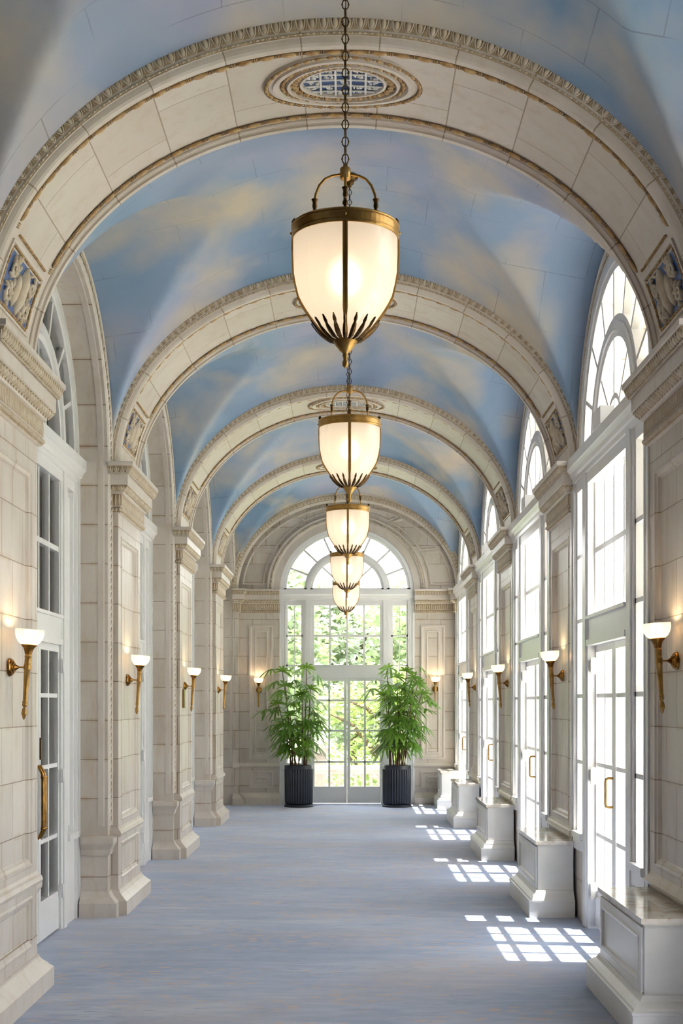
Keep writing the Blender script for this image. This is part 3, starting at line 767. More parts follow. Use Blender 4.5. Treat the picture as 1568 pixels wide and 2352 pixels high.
def make_window(hw, ahw, arise, front=.045, afront=.04, apron='white', handle='none', hinges=True, solid=False):
    root = empty('window_1')
    k = hw/1.18
    cg = .594*k; mu = .77*k; sg = 1.065*k            # centre glass edge, mullion edge, sidelight glass edge
    f, af = -front, -afront; bk = .05
    fm = MB()
    sill = LV['g'][3]-.02
    zb = 0 if apron == 'white' else .57
    for s in (-1, 1):
        xs = lambda a, b: sorted((s*a, s*b))
        a, b = xs(sg, hw); fm.box(a, b, f, bk, zb, LV['corn_b'])
        for q0, q1, e in ((.0, .18, .012), (.30, .52, .008), (.66, 1.0, .016)): a, b = xs(sg+(hw-sg)*q0, sg+(hw-sg)*q1); fm.box(a, b, f-e, f, zb, LV['corn_b'])
        a, b = xs(cg, mu); fm.box(a, b, f, bk, 0 if apron == 'white' else .0, LV['corn_b'])
        w = mu-cg
        a, b = xs(cg+w*.22, mu-w*.22); fm.box(a, b, f-.014, f, 0, LV['corn_b'])
        a, b = xs(mu, sg); fm.box(a, b, f+.008, bk, zb, sill); fm.box(a, b, f+.008, bk, LV['up_t'], LV['corn_b'])
        fm.box(a, b, f-.03, f+.01, sill-.05, sill)
        if solid:
            fm.box(a, b, .0, bk, sill, LV['up_t']); fm.box(a+.03, b-.03, -.012, 0, sill+.05, LV['up_t']-.05)
        if apron != 'white': fm.box(a, b, f-.012, f+.01, zb, sill-.06)
        a2, b2 = a+.02, b-.02
        for z in (() if solid else (LV['up_m'], LV['up_b']-.0, LV['g'][1], LV['g'][2])): fm.box(a, b, f+.012, .02, z-.016, z+.016)
        c_ = (mu+sg)/2; a, b = xs(c_-.008, c_+.008); fm.box(a, b, -.018 if solid else -.015, .015, sill, LV['up_t'])
        a, b = xs(mu, mu+.03*k); fm.box(a, b, f+.012, .02, sill, LV['up_t']); a, b = xs(sg-.03*k, sg); fm.box(a, b, f+.012, .02, sill, LV['up_t'])
    fm.box(-cg, cg, f, bk, LV['up_t'], LV['corn_b']); 
    fm.box(-cg, cg, f+.004, bk, LV['head'], LV['up_b'])
    fm.box(-cg, cg, f-.02, f+.004, LV['up_b']-.012, LV['up_b']+.012); fm.box(-cg, cg, f-.014, f+.004, LV['head'], LV['head']+.045)
    fr = fm.build('frame', 'white', root)
    cm = MB(); L_ = hw+.0
    rows = [(f, LV['corn_b']-.05), (f-.012, LV['corn_b']-.045), (f-.015, LV['corn_b']-.01), (f-.030, LV['corn_b']), (f-.038, LV['corn_b']+.03), (f-.060, LV['corn_b']+.055), (f-.066, LV['corn_b']+.06), (f-.066, SP), (bk, SP), (bk, LV['corn_b']-.05)]
    cm.grid([[Vector((x, y, z)) for y, z in rows] for x in (-L_, L_)], closed_u=True, smooth=False)
    for x in (-L_, L_): cm.add([Vector((x, y, z)) for y, z in rows], [tuple(range(len(rows)))])
    cm.build('cornice', 'white', root)
    # upper glazing bars
    um = MB()
    for i in (1, 2, 3):
        x = -cg+2*cg*i/4; um.box(x-.016, x+.016, -.03, .02, LV['up_b'], LV['up_t'])
    um.box(-cg, cg, -.032, .02, LV['up_m']-.02, LV['up_m']+.02)
    for s in (-1, 1): um.box(min(s*cg, s*(cg-.02)), max(s*cg, s*(cg-.02)), -.035, .02, LV['up_b'], LV['up_t'])
    um.build('glazing_bars', 'white', root)
    # fanlight
    fn = MB(); ka = ahw/1.165; kr = arise/1.08
    def ab(a, b=None): return (a*ka, (b if b else a*.925)*kr)
    a0, b0 = ab(1.165); a1, b1 = ab(1.055); ring_band(fn, a0, b0, a1, b1, -afront, bk)
    a2, b2 = ab(1.10); ring_band(fn, a0, b0, a2, b2, -afront-.018, -afront)
    a3, b3 = ab(.745); a4, b4 = ab(.60); ring_band(fn, a3, b3, a4, b4, -afront, bk)
    a5, b5 = ab(.70); a6, b6 = ab(.64); ring_band(fn, a5, b5, a6, b6, -afront-.02, -afront)
    a7, b7 = ab(.235); a8, b8 = ab(.20); ring_band(fn, a7, b7, a8, b8, -.03, .02, 24)
    for i in range(1, 8):
        t = pi*i/8; bar(fn, (a1*cos(t), SP+b1*sin(t)), (a3*cos(t), SP+b3*sin(t)), .034, -.032, .02)
    for i in (1, 2, 3):
        t = pi*i/4; bar(fn, (a4*cos(t), SP+b4*sin(t)), (a7*cos(t), SP+b7*sin(t)), .028, -.03, .02)
    bar(fn, (0, SP+b8), (0, SP), .024, -.03, .02)
    fn.box(-a0, a0, -afront, bk, SP-.01, SP+.03)
    fn.build('fanlight', 'white', root)
    # glass
    gm = MB()
    def pane(x0, x1, z0, z1): gm.add([Vector((x0, 0, z0)), Vector((x1, 0, z0)), Vector((x1, 0, z1)), Vector((x0, 0, z1))], [(0, 1, 2, 3)])
    pane(-cg, cg, LV['up_b'], LV['up_t'])
    for s in (() if solid else (-1, 1)): a, b = sorted((s*mu, s*sg)); pane(a, b, sill, LV['up_t'])
    n = 32; pts = [Vector((a1*cos(pi*i/n), 0, SP+b1*sin(pi*i/n))) for i in range(n+1)]
    gm.add([Vector((0, 0, SP))]+pts, [(0, 1+i, 2+i) for i in range(n)])
    gm.build('glass', 'glass', root)
    # two door leaves
    top = LV['head']
    for s in (-1, 1):
        dm = MB(); X = lambda a, b: sorted((s*a, s*b))
        y0, y1 = -.03, .03
        st = .055*k
        a, b = X(.004, st); dm.box(a, b, y0, y1, .015, top)                 # meeting stile
        a, b = X(cg-.025*k, cg-.002); dm.box(a, b, y0, y1, .015, top)
        a, b = X(st, cg-.025*k); g = LV['g']
        dm.box(a, b, y0, y1, .015, g[4]); dm.box(a, b, y0, y1, g[0], top)
        m = (st+cg-.025*k)/2; p, q = X(m-.016, m+.016); dm.box(p, q, -.022, .022, g[4], g[0])
        for z in g[1:4]: dm.box(a, b, -.022, .022, z-.016, z+.016)
        if handle == 'pull':   # kick board moulding
            dm.box(a+.04, b-.04, y0-.008, y0, .06, g[4]-.05)
        leaf = dm.build('door_leaf', 'white', root)
        gg = MB(); gg.add([Vector((a, 0, g[4])), Vector((b, 0, g[4])), Vector((b, 0, g[0])), Vector((a, 0, g[0]))], [(0, 1, 2, 3)]); gg.build('glass', 'glass', leaf)
        if handle == 'pull' and s < 0:      # the far leaf as seen down the corridor
            hm = MB(); x = s*.03; zc = 1.08+.02
            pts = [(x, -.03, zc+.10)]+[(x, -.03-.05*sin(pi/2*i/4), zc+.10+.0*i) for i in range(1, 4)]
            pts = [(x, -.03, zc+.105), (x, -.065, zc+.105), (x, -.078, zc+.10), (x, -.085, zc+.085), (x, -.085, zc-.085), (x, -.078, zc-.10), (x, -.065, zc-.105), (x, -.03, zc-.105)]
            hm.tube(pts, .0095, 8); hm.build('pull_handle', 'brass', leaf)
        if handle == 'long':
            hm = MB(); x = s*.03
            hm.tube([(x, -.03, 1.30), (x, -.04, 1.285), (x, -.062, 1.24), (x, -.066, 1.20), (x, -.066, .87), (x, -.062, .83), (x, -.04, .785), (x, -.03, .77)], [.009, .010, .012, .014, .014, .012, .010, .009], 10)
            for z in (1.215, .845): hm.lathe([(.016, z-.008), (.018, z), (.016, z+.008)], (x, -.066, 0), 10)
            hm.build('long_handle', 'bronze', leaf)
            if s > 0:
                lm = MB(); lm.box(x-.012, x+.012, -.042, -.03, 1.34, 1.50); lm.build('lock_plate', 'brass_dark', leaf)
        if hinges:
            for z in (2.04, 1.19, .30):
                hb = MB()
                if handle == 'long':
                    hb.lathe([(.0001, z-.055), (.011, z-.054), (.011, z+.054), (.0001, z+.055)], (s*(cg+.004), y0-.03, 0), 8); hb.box(min(s*(cg-.02), s*(cg+.03)), max(s*(cg-.02), s*(cg+.03)), y0-.024, y0, z-.05, z+.05); hb.build('hinge', 'white', leaf); continue
                p, q = X(cg-.05*k, cg+.03*k); hb.box(p, q, y0-.045, y0+.001, z-.045, z+.045)
                p, q = X(cg-.062*k, cg-.05*k); hb.box(p, q, y0-.05, y0+.001, z-.065, z+.065); hb.build('hinge', 'grey_box', leaf)
    return root
wr0 = make_window(1.40, OP_HW, OP_RISE, .09, .035, 'stone', 'pull')
wr0.rotation_euler = (0, 0, -pi/2)
for k in range(-1, 4):
    o = wr0 if k == -1 else copy_tree(wr0)
    o.location = (1.98, bc(k), 0); o.name = f'window_{k+2}'
    lab = 'tall white arched window with French doors, right wall, ' + ['just outside the view', 'nearest the viewer', 'second from the viewer', 'third from the viewer', 'farthest, next to the end wall'][k+1]
    tag(o, lab, 'window', 'arched French windows on the right wall', 'structure')
wl0 = make_window(1.29, OP_HW, OP_RISE, .05, .04, 'white', 'long', True, True)
wl0.rotation_euler = (0, 0, pi/2)
for k in range(0, 4):
    o = wl0 if k == 0 else copy_tree(wl0)
    o.location = (-2.24, bc(k), 0); o.name = f'window_{k+6}'
    tag(o, 'white arched door surround with glazed doors, left wall, ' + ['nearest, showing the long bronze handle', 'second from the viewer', 'third from the viewer', 'farthest from the viewer'][k], 'window', 'arched glazed doors on the left wall', 'structure')
we = make_window(1.18, E_HW, E_RISE, .04, .045, 'white', 'none', False)
we.location = (0, Y_END+.05, 0); we.name = 'window_10'
tag(we, 'tall white arched window with double glass doors filling the end wall', 'window', None, 'structure')

# dim room behind the left doors, with curtains
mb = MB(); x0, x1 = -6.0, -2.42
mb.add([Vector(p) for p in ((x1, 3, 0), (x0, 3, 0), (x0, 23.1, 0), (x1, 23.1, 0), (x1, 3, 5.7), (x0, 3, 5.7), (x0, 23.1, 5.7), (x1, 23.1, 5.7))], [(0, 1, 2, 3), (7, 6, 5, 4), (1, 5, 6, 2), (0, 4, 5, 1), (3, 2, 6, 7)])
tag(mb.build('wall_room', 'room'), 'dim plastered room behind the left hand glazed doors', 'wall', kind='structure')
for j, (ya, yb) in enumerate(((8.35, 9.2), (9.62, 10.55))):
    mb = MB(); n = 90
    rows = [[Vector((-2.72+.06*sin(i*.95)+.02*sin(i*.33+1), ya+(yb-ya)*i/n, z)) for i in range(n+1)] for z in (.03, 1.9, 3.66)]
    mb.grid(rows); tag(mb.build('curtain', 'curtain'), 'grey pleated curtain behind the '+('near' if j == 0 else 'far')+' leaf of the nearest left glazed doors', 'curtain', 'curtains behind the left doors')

# ================================================================== THINGS
# ------------------------------------------------------------------ lanterns
def make_lantern():
    root = empty('hanging_lantern')        # origin on the plane of the ring's lower edge
    prof = [(.218, .012), (.219, 0), (.219, -.06), (.216, -.139), (.207, -.19), (.195, -.239), (.181, -.268), (.164, -.296), (.146, -.323), (.126, -.349), (.104, -.376), (.080, -.400), (.055, -.42), (.035, -.43)]
    mb = MB(); mb.lathe(prof, seg=48); mb.build('glass_bowl', 'bowl', root)
    mb = MB(); mb.lathe([(.205, -.002), (.224, -.004), (.226, .0), (.226, .006), (.2225, .008), (.2225, .011), (.225, .013), (.226, .038), (.223, .040), (.223, .043), (.227, .045), (.228, .050), (.222, .055), (.200, .055), (.200, -.002)], seg=64, smooth=False)
    ring = mb.build('brass_ring', 'brass', root)
    for q in range(4):
        a = -pi/2+q*pi/2
        m = MB(); c = (.226*cos(a), .226*sin(a), .026); m.ell(c, (.007, 0, 0), (0, .007, 0), (0, 0, .007)); m.build('stud', 'brass', ring)
        m = MB(); b = a+radians(0); m.lathe([(.0001, .055), (.008, .056), (.006, .061), (.011, .067), (.012, .075), (.008, .083), (.0005, .091)], (.214*cos(b), .214*sin(b), 0), 10); m.build('acorn_finial', 'brass_dark', ring)
        m = MB(); out = []
        for (r, z), (r2, z2) in zip(prof[1:], prof[2:]): pass
        pts = prof[1:-1]; w = .0105; Tn = Vector((-sin(a), cos(a), 0)); Rn = Vector((cos(a), sin(a), 0))
        prof5 = [(-w, 0), (-w, .007), (-w*.45, .007), (-w*.3, .003), (w*.3, .003), (w*.45, .007), (w, .007), (w, 0)]
        rows = [[Rn*(r+o)+Tn*t*(1 if z > -.33 else .75)+Vector((0, 0, z-o*.6*(1 if z < -.2 else 0))) for t, o in prof5] for r, z in pts]
        m.grid(rows, smooth=False); m.build('strap', 'brass_satin', root)
        m = MB(); P = lambda r, z: (r*cos(a), r*sin(a), z)
        m.tube([P(.134, .05), P(.132, .10), P(.130, .15), P(.124, .19), P(.109, .228), P(.085, .255), P(.055, .268), P(.020, .274)], .0058, 8)
        arm = m.build('arm', 'brass', root)
        m = MB(); mt = Matrix.Rotation(0, 4, 'Z'); m.lathe([(.006, .118), (.009, .12), (.007, .126), (.011, .140), (.009, .152), (.010, .160), (.0145, .167), (.013, .170), (.006, .170)], P(.1285, 0), 10); m.build('collar', 'brass_dark', arm)
    mb = MB(); mb.lathe([(.0001, .250), (.018, .251), (.0225, .256), (.0225, .296), (.018, .302), (.010, .305), (.009, .318), (.0001, .320)], seg=20); mb.build('hub', 'brass', root)
    # leaf crown and finial
    mb = MB()
    for k in range(18):
        a = 2*pi*k/18+.17; Tn = Vector((-sin(a), cos(a), 0)); Rn = Vector((cos(a), sin(a), 0))
        ctl = [(.046, -.426, .006), (.068, -.419, .010), (.090, -.403, .011), (.108, -.386, .009), (.118, -.374, .005), (.124, -.365, .0075), (.131, -.356, .006), (.136, -.348, .003), (.139, -.342, .0015)]
        rows = [[Rn*(r+.004)-Vector((0, 0, .002))-Tn*w, Rn*(r+.009)+Vector((0, 0, z-z))-Vector((0, 0, .004)), Rn*(r+.004)-Vector((0, 0, .002))+Tn*w] for r, z, w in ctl]
        rows = [[p+Vector((0, 0, z)) for p in row] for row, (r, z, w) in zip(rows, ctl)]
        mb.grid(rows, smooth=False)
        back = [[p-Rn*.004 for p in (row[0], row[2])] for row in rows]; mb.grid(back, smooth=False)
    mb.build('leaf_crown', 'brass_dark', root)
    mb = MB(); mb.lathe([(.02, -.412), (.050, -.422), (.052, -.428), (.044, -.438), (.041, -.446), (.030, -.458), (.026, -.466), (.016, -.473), (.010, -.480), (.012, -.488), (.009, -.497), (.008, -.505), (.012, -.512), (.0135, -.523), (.010, -.533), (.0005, -.540)], seg=20); mb.build('drop_finial', 'brass', root)
    # chain up to the ceiling canopy (relative heights: crown of vault set per lamp, chain long enough for z=5.55)
    return root
def lantern_chain(root, z0, z1):
    mb = MB(); z = z0; i = 0
    while z < z1:
        h, w = (.042, .0135) if i % 2 == 0 else (.044, .0075)
        pts = []
        for k in range(12):
            a = 2*pi*k/12; p = Vector((w*cos(a), 0, h/2*sin(a)))
            if i % 2: p = Vector((p.x*.0, p.x, p.z)) if False else Vector((p.x*.35, p.x, p.z))
            pts.append(p+Vector((0, 0, z+h/2)))
        mb.tube(pts, .0026, 5, closed=True)
        if i % 2 == 0:
            for s in (-1, 1): mb.ell(Vector((s*w, 0, z+h/2)), (.004, 0, 0), (0, .004, 0), (0, 0, .006), 6, 4)
        z += h-.007; i += 1
    mb.tube([(.0, .004, z0), (.002, .005, (z0+z1)/2), (0, .004, z1)], .002, 5)
    mb.build('chain', 'brass_dark', root)
    mb = MB(); mb.lathe([(.006, z1-.075), (.012, z1-.07), (.014, z1-.055), (.028, z1-.05), (.032, z1-.03), (.034, z1-.022), (.058, z1-.012), (.062, z1+.0), (.062, z1+.015), (.0001, z1+.016)], seg=32, flute=16, amp=.03)
    mb.build('ceiling_canopy', 'brass_dark', root)
def add_point(name, parent, loc, power, col, rad):
    l = bpy.data.lights.new(name, 'POINT'); l.energy = power; l.color = col; l.shadow_soft_size = rad
    o = bpy.data.objects.new(name, l); COL.objects.link(o); o.parent = parent; o.location = loc; return o
lan0 = make_lantern()
LAMP_W, SCONCE_W = 1.7, 2.0
lamp_z = [1.950, 1.996, 1.970, 1.952, 1.936]; lamp_x = [.018, .038, .022, .008, -.012]
lroots = [lan0]+[copy_tree(lan0) for _ in range(4)]
names = ['nearest and largest hanging lantern, frosted bowl in brass straps', 'second hanging lantern from the viewer, partly behind the nearest one', 'middle of the five hanging lanterns in the row', 'fourth hanging lantern from the viewer, in front of the end window', 'farthest and smallest hanging lantern, before the end window']
for k, r in enumerate(lroots):
    z = EYE+lamp_z[k]; r.location = (lamp_x[k], bc(k-1), z)
    lantern_chain(r, .318, vault_z(lamp_x[k], 0)-z-.012)
    add_point('bulb', r, (0, 0, -.16), LAMP_W, (1.0, .80, .56), .045)
    tag(r, names[k], 'hanging lantern', 'row of hanging lanterns')

# ------------------------------------------------------------------ sconces (local: wall plane y=0, room = -y)
def make_sconce():
    root = empty('wall_sconce')    # origin on the wall at the rosette centre
    lean = Matrix.Rotation(radians(4.0), 4, 'X')   # foot swings back to the wall
    cz = .215
    base = Vector((0, -.104, 0))
    MT = Matrix.Translation(base) @ lean @ Matrix.Translation((0, 0, cz))
    def lt(mb, prof, seg=20, **k): mb.lathe(prof, (0, 0, 0), seg, mat=MT, **k)
    mb = MB(); lt(mb, [(.081, 0), (.0815, -.012), (.080, -.03), (.074, -.05), (.062, -.070), (.046, -.084), (.030, -.088)], 32); lt(mb, [(.078, 0), (.0785, -.012), (.077, -.03), (.071, -.049), (.059, -.067), (.044, -.080), (.028, -.084)], 32) if False else None
    mb.build('glass_bowl', 'cup', root)
    mb = MB(); lt(mb, [(.03, -.083), (.043, -.085), (.043, -.089), (.036, -.097), (.029, -.106), (.024, -.118), (.021, -.130), (.0185, -.141)], 48, flute=16, amp=.05); mb.build('flared_holder', 'bronze', root)
    mb = MB(); lt(mb, [(.0175, -.140), (.019, -.143), (.0185, -.147), (.0215, -.150), (.0215, -.154), (.0185, -.157), (.0185, -.197), (.0205, -.199), (.021, -.203), (.021, -.226), (.0205, -.229), (.0185, -.231), (.012, -.408), (.0155, -.411), (.0155, -.419), (.012, -.423), (.0145, -.427), (.0145, -.436), (.008, -.442), (.0075, -.447), (.012, -.453), (.0145, -.466), (.015, -.478), (.0165, -.481), (.0155, -.485), (.0125, -.488), (.009, -.503), (.0005, -.518)], 24)
    mb.build('torch_stem', 'brass', root)
    mb = MB(); R = Matrix.Rotation(pi/2, 4, 'X')
    mb.lathe([(.052, 0), (.052, .010), (.048, .013), (.046, .018), (.036, .021), (.032, .028), (.022, .032), (.015, .042), (.010, .050), (.007, .054)], (0, 0, 0), 28, mat=R)
    mb.tube([(0, -.05, 0), (0, -.102, 0)], .005, 8)
    ros = mb.build('wall_rosette', 'bronze', root)
    mb = MB()
    for k in range(32):
        a = 2*pi*k/32; mb.ell((.041*cos(a), -.021, .041*sin(a)), (.003, 0, 0), (0, .003, 0), (0, 0, .003), 5, 4)
    for k in range(12):
        a = 2*pi*k/12; mb.ell((.026*cos(a), -.030, .026*sin(a)), (.005, 0, 0), (0, .004, 0), (0, 0, .005), 5, 4)
    mb.build('rosette_beads', 'brass', ros)
    p = MT @ Vector((0, 0, -.030)); add_point('bulb', root, p, SCONCE_W, (1.0, .74, .45), .022)
    return root
sc0 = make_sconce(); first = True
spots = []
for i in range(4): spots.append((-A_R+.024 if False else -A_R-.024, pc(i), EYE+.425-.215, pi/2, f'brass torch wall sconce on the left wall, {pos[i]}'))
for i in range(4): spots.append((A_R+.024, pc(i), EYE+.462-.215, -pi/2, f'brass torch wall sconce on the right wall, {pos[i]}'))
spots.append((-1.535, Y_END-.004, EYE+.455-.215, 0, 'small brass torch sconce on the end wall, left of the palms'))
spots.append((1.535, Y_END-.004, EYE+.475-.215, 0, 'brass torch sconce on the end wall, half behind the right palm'))
for x, y, z, rz, lab in spots:
    o = sc0 if first else copy_tree(sc0); first = False
    o.location = (x, y, z); o.rotation_euler = (0, 0, rz); tag(o, lab, 'wall lamp', 'brass torch sconces')

# ------------------------------------------------------------------ radiator covers
def make_cover(L):
    root = empty('radiator_cover')           # origin on the floor at the near end, x=0 is the outer wall plane
    x0 = -.375; xw = 0
    body = MB()
    fx = x0+.085                              # face of the body
    i = .10
    body.box(fx, xw, i, L-i, .0, .585)
    b = body.build('body', 'white_matt', root)
    pm = MB(); r = (i+.07, .265, L-i-.07, .52, 0)
    nested(pm, (fx, 0, 0), (0, 1, 0), (0, 0, 1), (-1, 0, 0), [inset(r, -.05, 0.0), inset(r, -.05, .014), inset(r, -.004, .014), inset(r, .006, .020), inset(r, .018, .018), inset(r, .026, .002)], True)
    pm.build('front_panel', 'white_matt', root)
    path = [(xw, i), (fx, i), (fx, L-i), (xw, L-i)]
    if plan_frames(path)[1][1].x > 0: path = list(reversed(path))
    bs = MB(); plan_sweep(bs, path, [(0, 0), (.080, 0), (.080, .125), (.084, .128), (.084, .142), (.076, .148), (.070, .160), (.050, .175), (.030, .188), (.022, .200), (.018, .208), (.018, .215), (0, .220)])
    bs.build('plinth', 'white_matt', root)
    tp = MB(); e = .022; tp.box(fx-e, xw, i-e, L-i+e, .592, .62); tp.box(fx-.012, xw, i-.012, L-i+.012, .582, .592)
    tp.build('marble_top', 'marble', root)
    return root
hl = ['white radiator cover with marble top at the lower right, nearest the viewer', 'white radiator cover, second from the viewer, beneath the second right sconce', 'white radiator cover, third from the viewer along the right wall', 'white radiator cover, fourth from the viewer along the right wall', 'farthest white radiator cover, against the end wall']
c0 = make_cover(1.36)
for k, y in enumerate((6.76, 10.63, 14.5, 18.35)):
    o = c0 if k == 0 else copy_tree(c0)
    o.location = (1.875, y, 0); tag(o, hl[k], 'radiator cover', 'radiator covers along the right wall')
o = make_cover(1.0); o.location = (1.875, 21.72, 0); tag(o, hl[4], 'radiator cover', 'radiator covers along the right wall')

# ------------------------------------------------------------------ white fixtures on the transoms, plaque
def make_fixture():
    root = empty('emergency_light')
    mb = MB(); mb.box(-.05, .05, -.14, .14, 0, .125); mb.build('housing', 'white', root)
    mb = MB(); R = Matrix.Rotation(pi/2, 4, 'Y')
    mb.lathe([(.0001, -.03), (.07, -.028), (.075, -.02), (.075, .02), (.07, .028), (.0001, .03)], (-.0, .19, .07), 24, mat=R); mb.build('lamp_head', 'grey_box', root)
    return root
f0 = make_fixture()
for k in range(4):
    o = f0 if k == 0 else copy_tree(f0)
    o.location = (1.865, bc(k)-.05, SP); tag(o, f'small white emergency light box on the cornice of the {ORD[k]} right window', 'emergency light', 'emergency lights on the right cornices')
mb = MB(); mb.box(-A_R-.026, -A_R-.008, pc(2)-.16, pc(2)-.04, 1.70, 1.92); tag(mb.build('wall_plaque', 'bronze'), 'small dark bronze plaque below the third sconce on the left wall', 'plaque')

# ------------------------------------------------------------------ potted lady palms
def make_palm(seed, spread, canes):
    rr = random.Random(seed)
    root = empty('potted_palm')
    mb = MB(); mb.lathe([(.0001, 0), (.245, 0), (.248, .004), (.248, .032), (.243, .038), (.0001, .038)], seg=40, smooth=False); mb.build('saucer', 'pot', root)
    mb = MB(); mb.lathe([(.0001, .04), (.205, .04), (.222, .05), (.230, .08), (.236, .64)], seg=256, flute=32, amp=.034, smooth=True)
    mb.lathe([(.232, .64), (.241, .642), (.242, .70), (.236, .705), (.222, .705), (.220, .66), (.0001, .655)], seg=40, smooth=False)
    pot = mb.build('planter', 'pot', root)
    mb = MB(); mb.lathe([(.0001, .665), (.12, .668), (.221, .662)], seg=24); mb.build('soil', 'soil', pot)
    lf = MB()
    def fan(o, d, up, size, nseg):
        d = d.normalized(); side = d.cross(up).normalized(); nrm = side.cross(d).normalized()
        for k in range(nseg):
            a = radians(-88+176*k/(nseg-1))+rr.uniform(-.08, .08)
            dirv = (d*cos(a)+side*sin(a)).normalized(); l = size*(1-.25*abs(a)/1.9)*rr.uniform(.85, 1.1); w = size*.085*rr.uniform(.8, 1.2)
            sd = dirv.cross(nrm).normalized(); pts = []
            dr = rr.uniform(.25, .6)
            for q, ww in ((0.0, .25), (.3, .9), (.6, 1.0), (.85, .8), (1.0, .35)):
                c = o+dirv*(l*q)+nrm*(.0)-Vector((0, 0, 1))*(l*dr*q*q); pts.append([c-sd*w*ww, c-nrm*w*.35*ww, c+sd*w*ww])
            lf.grid(pts, smooth=True)
    for ci, (bx, by, tx, ty, h) in enumerate(canes):
        mb = MB(); n = 8
        P = [Vector((bx+(tx-bx)*(q/n)**1.3, by+(ty-by)*(q/n)**1.3, .66+(h-.66)*q/n)) for q in range(n+1)]
        mb.tube(P, [.013-.007*q/n for q in range(n+1)], 7); mb.build('cane', 'cane', root)
        nl = int(4+(h-.8)*4.6)
        for k in range(nl):
            f = .22+.78*(k+rr.random())/nl; f = min(f, 1); q = f*n; j = min(int(q), n-1); o = P[j].lerp(P[j+1], q-j)
            a = k*2.4+rr.uniform(-.5, .5)+ci
            dirv = Vector((cos(a)*1.0, sin(a)*.7, rr.uniform(.1, .75))).normalized()
            pl = rr.uniform(.12, .30)*spread
            e = o+dirv*pl-Vector((0, 0, pl*pl*.3)); lf.tube([o, (o+e)/2+Vector((0, 0, .01)), e], .003, 4)
            fd = Vector((dirv.x, dirv.y, dirv.z-rr.uniform(.5, 1.1))); fan(e, fd, Vector((0, 0, 1)), rr.uniform(.19, .30), rr.choice((5, 6, 7, 8)))
        fan(P[-1], Vector((rr.uniform(-.4, .4), rr.uniform(-.4, .4), 1)), Vector((0, -1, .2)), .20, 7)
    lf.build('foliage', 'leaf', root)
    return root
o = make_palm(5, 1.0, [(-.10, .02, -.28, 0, 2.30), (-.06, -.06, -.14, -.08, 1.55), (-.12, .05, -.36, .06, 1.75), (.10, .0, .13, .02, 2.36), (.13, .04, .2, .06, 2.0), (.08, -.05, .06, -.1, 1.9), (.0, .05, -.02, .1, 1.35), (-.03, -.1, -.2, -.2, 1.25), (.12, -.08, .24, -.12, 1.4), (-.14, -.02, -.22, -.1, 2.05)])
o.location = (-.818, 22.2, 0); tag(o, 'tall lady palm in a dark fluted planter left of the end doors', 'potted plant', 'potted palms by the end window')
o = make_palm(9, 1.05, [(-.12, .0, -.16, 0, 2.34), (-.1, -.05, -.14, -.06, 1.5), (.05, .03, .0, .0, 2.2), (.08, -.02, .16, -.04, 2.30), (.10, .06, .36, .08, 2.08), (.12, -.05, .42, -.08, 1.92), (.04, -.08, .22, -.14, 1.75), (.02, .08, .1, .12, 1.6), (-.02, -.1, -.05, -.16, 1.45), (.13, .0, .30, .0, 2.18), (-.05, .05, -.22, .1, 1.9), (.0, .0, .08, -.04, 2.0)])
o.location = (.847, 22.2, 0); tag(o, 'bushy lady palm in a dark fluted planter right of the end doors', 'potted plant', 'potted palms by the end window')

# ================================================================== OUTDOORS
mb = MB(); mb.box(-60, 60, -60, 90, -.6, -.5); tag(mb.build('ground', 'lawn'), 'green lawn outside the windows', 'ground', kind='structure')
mb = MB(); mb.box(2.36, 9.0, -8, 27, -.5, -.06); mb.box(-6, 2.36, Y_END+.41, 26.2, -.5, -.20)
tag(mb.build('terrace', 'paving'), 'pale paved terrace outside the right windows and end doors', 'terrace', kind='structure')
# balustrade
root = empty('balustrade', (0, 25.6, -.20))
mb = MB(); mb.box(-5, 5, -.12, .12, 0, .12); mb.build('plinth', 'outstone', root)
mb = MB(); mb.box(-5, 5, -.14, .14, .58, .66); mb.box(-5, 5, -.17, .17, .66, .74); mb.build('rail', 'outstone', root)
mb = MB(); mb.lathe([(.055, .12), (.055, .15), (.035, .16), (.045, .19), (.060, .25), (.055, .31), (.034, .40), (.028, .46), (.038, .49), (.030, .51), (.052, .54), (.052, .58)], seg=12)
bal = mb.build('baluster', 'outstone', root)
for k in range(-14, 15):
    b = bal if k == -14 else bal.copy()
    if k != -14: COL.objects.link(b)
    b.location = (k*.155, 0, 0)
tag(root, 'pale stone balustrade on the terrace outside the end doors', 'balustrade')
mb = MB(); mb.box(-.19, .19, -.19, .19, 0, 1.25); mb.box(-.24, .24, -.24, .24, 1.25, 1.36); mb.box(-.17, .17, -.17, .17, 1.36, 1.44); mb.box(-.22, .22, -.22, .22, 0, .18)
o = mb.build('stone_pier', 'outstone'); o.location = (-.62, 26.6, -.2 if False else -.5); tag(o, 'square pale stone garden pier outside, beside the left palm', 'pier')
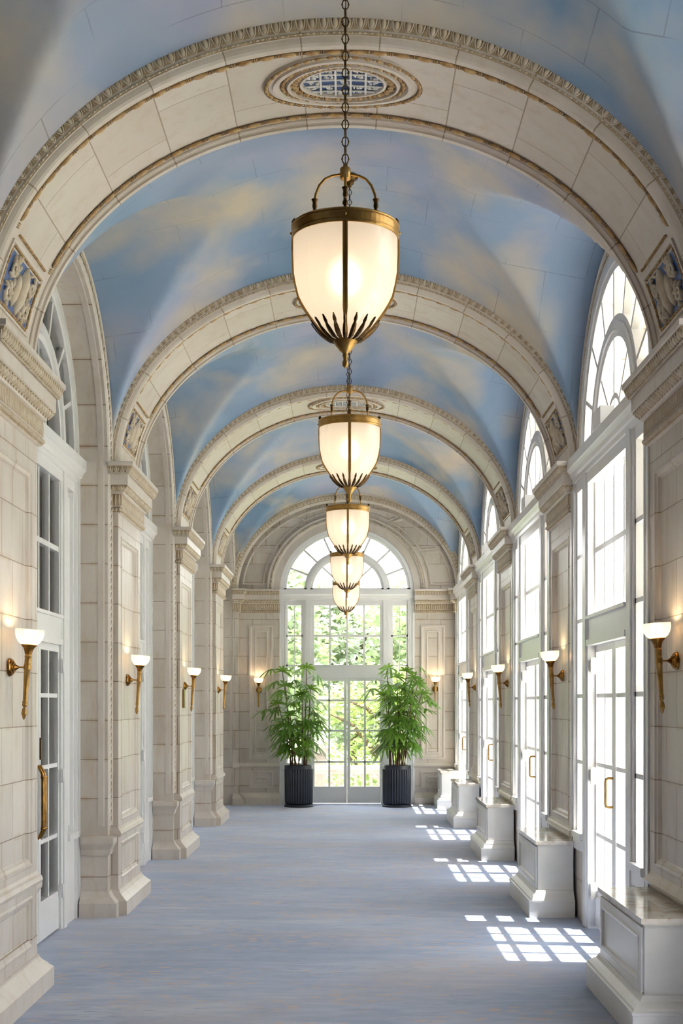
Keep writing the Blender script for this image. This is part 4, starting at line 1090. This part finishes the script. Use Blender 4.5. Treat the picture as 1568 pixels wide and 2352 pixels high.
# trees
def make_tree(seed, h, R, leaf, count, bare=False):
    rr = random.Random(seed); root = empty('garden_tree')
    mb = MB(); P = [Vector((rr.uniform(-.1, .1)*q, rr.uniform(-.1, .1)*q, h*.62*q/5)) for q in range(6)]
    mb.tube(P, [.16-.018*q for q in range(6)], 8)
    for k in range(7):
        a = k*2.4; q = P[2+k % 4]; e = q+Vector((cos(a)*R*.7, sin(a)*R*.7, h*.30)); mb.tube([q, (q+e)/2+Vector((0, 0, .2)), e], [.07, .045, .02], 6)
    mb.build('trunk', 'bark', root)
    mb = MB(); cl = []
    for k in range(16):
        a = rr.uniform(0, 2*pi); z = rr.uniform(.12, .95); r = R*sqrt(max(.08, 1-(2*z-1)**2))*rr.uniform(.2, .75)
        cl.append((Vector((cos(a)*r, sin(a)*r, h*(.12+.82*z))), R*rr.uniform(.30, .5)))
    for k in range(count):
        c, r = rr.choice(cl); v = Vector((rr.gauss(0, 1), rr.gauss(0, 1), rr.gauss(0, 1))).normalized()*r*rr.uniform(.55, 1.05); p = c+v
        a = Vector((rr.uniform(-1, 1), rr.uniform(-1, 1), rr.uniform(-.6, .6))).normalized(); b = a.orthogonal().normalized(); l, w = rr.uniform(.08, .15)*h/4.5, rr.uniform(.045, .075)*h/4.5
        mb.add([p-a*l, p+b*w, p+a*l, p-b*w], [(0, 1, 2, 3)])
    mb.build('crown', leaf, root); return root
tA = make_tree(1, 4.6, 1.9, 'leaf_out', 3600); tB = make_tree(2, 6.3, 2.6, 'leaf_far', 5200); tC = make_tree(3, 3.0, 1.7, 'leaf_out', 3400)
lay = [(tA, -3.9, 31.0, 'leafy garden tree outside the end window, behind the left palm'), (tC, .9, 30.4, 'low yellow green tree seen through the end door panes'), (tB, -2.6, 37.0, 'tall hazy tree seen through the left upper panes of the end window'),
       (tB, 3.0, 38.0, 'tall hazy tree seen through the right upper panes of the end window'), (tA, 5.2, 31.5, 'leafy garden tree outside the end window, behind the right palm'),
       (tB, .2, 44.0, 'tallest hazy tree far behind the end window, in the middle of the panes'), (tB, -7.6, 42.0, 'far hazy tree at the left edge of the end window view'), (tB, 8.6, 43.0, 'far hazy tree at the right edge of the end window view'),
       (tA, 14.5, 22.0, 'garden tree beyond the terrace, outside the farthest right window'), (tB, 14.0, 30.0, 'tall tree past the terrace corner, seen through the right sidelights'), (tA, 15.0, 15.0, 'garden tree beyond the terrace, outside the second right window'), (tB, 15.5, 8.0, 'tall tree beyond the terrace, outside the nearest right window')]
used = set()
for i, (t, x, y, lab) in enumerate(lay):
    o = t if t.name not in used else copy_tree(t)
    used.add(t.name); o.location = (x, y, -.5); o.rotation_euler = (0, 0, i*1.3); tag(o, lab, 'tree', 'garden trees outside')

# ================================================================== LIGHT, CAMERA
w = bpy.data.worlds.new('World'); SC.world = w; w.use_nodes = True
bg = w.node_tree.nodes['Background']; bg.inputs[0].default_value = (.97, .985, 1.0, 1); bg.inputs[1].default_value = 4.0
sl = bpy.data.lights.new('sun', 'SUN'); sl.energy = 11.5; sl.color = (1, .95, .86); sl.angle = radians(.6)
so = bpy.data.objects.new('sun', sl); COL.objects.link(so); so.location = (12, -4, 20)
so.rotation_euler = Vector((-.42, .05, -1.0)).to_track_quat('-Z', 'Y').to_euler()
# daylight portals at the window openings (guide sampling only)
def portal(loc, rot, sx, sy):
    l = bpy.data.lights.new('window_daylight', 'AREA'); l.shape = 'RECTANGLE'; l.size = sx; l.size_y = sy; l.cycles.is_portal = True
    o = bpy.data.objects.new('window_daylight', l); COL.objects.link(o); o.location = loc; o.rotation_euler = rot
for k in range(-1, 4): portal((2.37, bc(k), 2.5), (pi/2, 0, pi/2), 2.7, 5.0)
portal((0, Y_END+.42, 2.45), (-pi/2, 0, 0), 2.4, 4.9)
cam = bpy.data.cameras.new('camera'); co = bpy.data.objects.new('camera', cam); COL.objects.link(co)
co.location = (.033, 0, EYE); co.rotation_euler = (pi/2, 0, 0)
cam.sensor_fit = 'VERTICAL'; cam.sensor_height = 36; cam.sensor_width = 24
cam.lens = 36*3000/2352; cam.shift_y = (1617-1176)/2352; cam.shift_x = -(801-784)/2352
cam.clip_start = .05; cam.clip_end = 300
SC.camera = co
SC.view_settings.view_transform = 'Standard'; SC.view_settings.look = 'None'; SC.view_settings.gamma = 1; SC.view_settings.use_curve_mapping = False
SC.view_settings.exposure = .84
cy = SC.cycles
cy.use_denoising = True; cy.use_adaptive_sampling = True; cy.adaptive_threshold = .16; cy.adaptive_min_samples = 16; cy.max_bounces = 6; cy.diffuse_bounces = 4; cy.glossy_bounces = 3; cy.transmission_bounces = 4; cy.transparent_max_bounces = 12
cy.sample_clamp_indirect = 8; cy.caustics_reflective = False; cy.caustics_refractive = False; cy.blur_glossy = 1.0
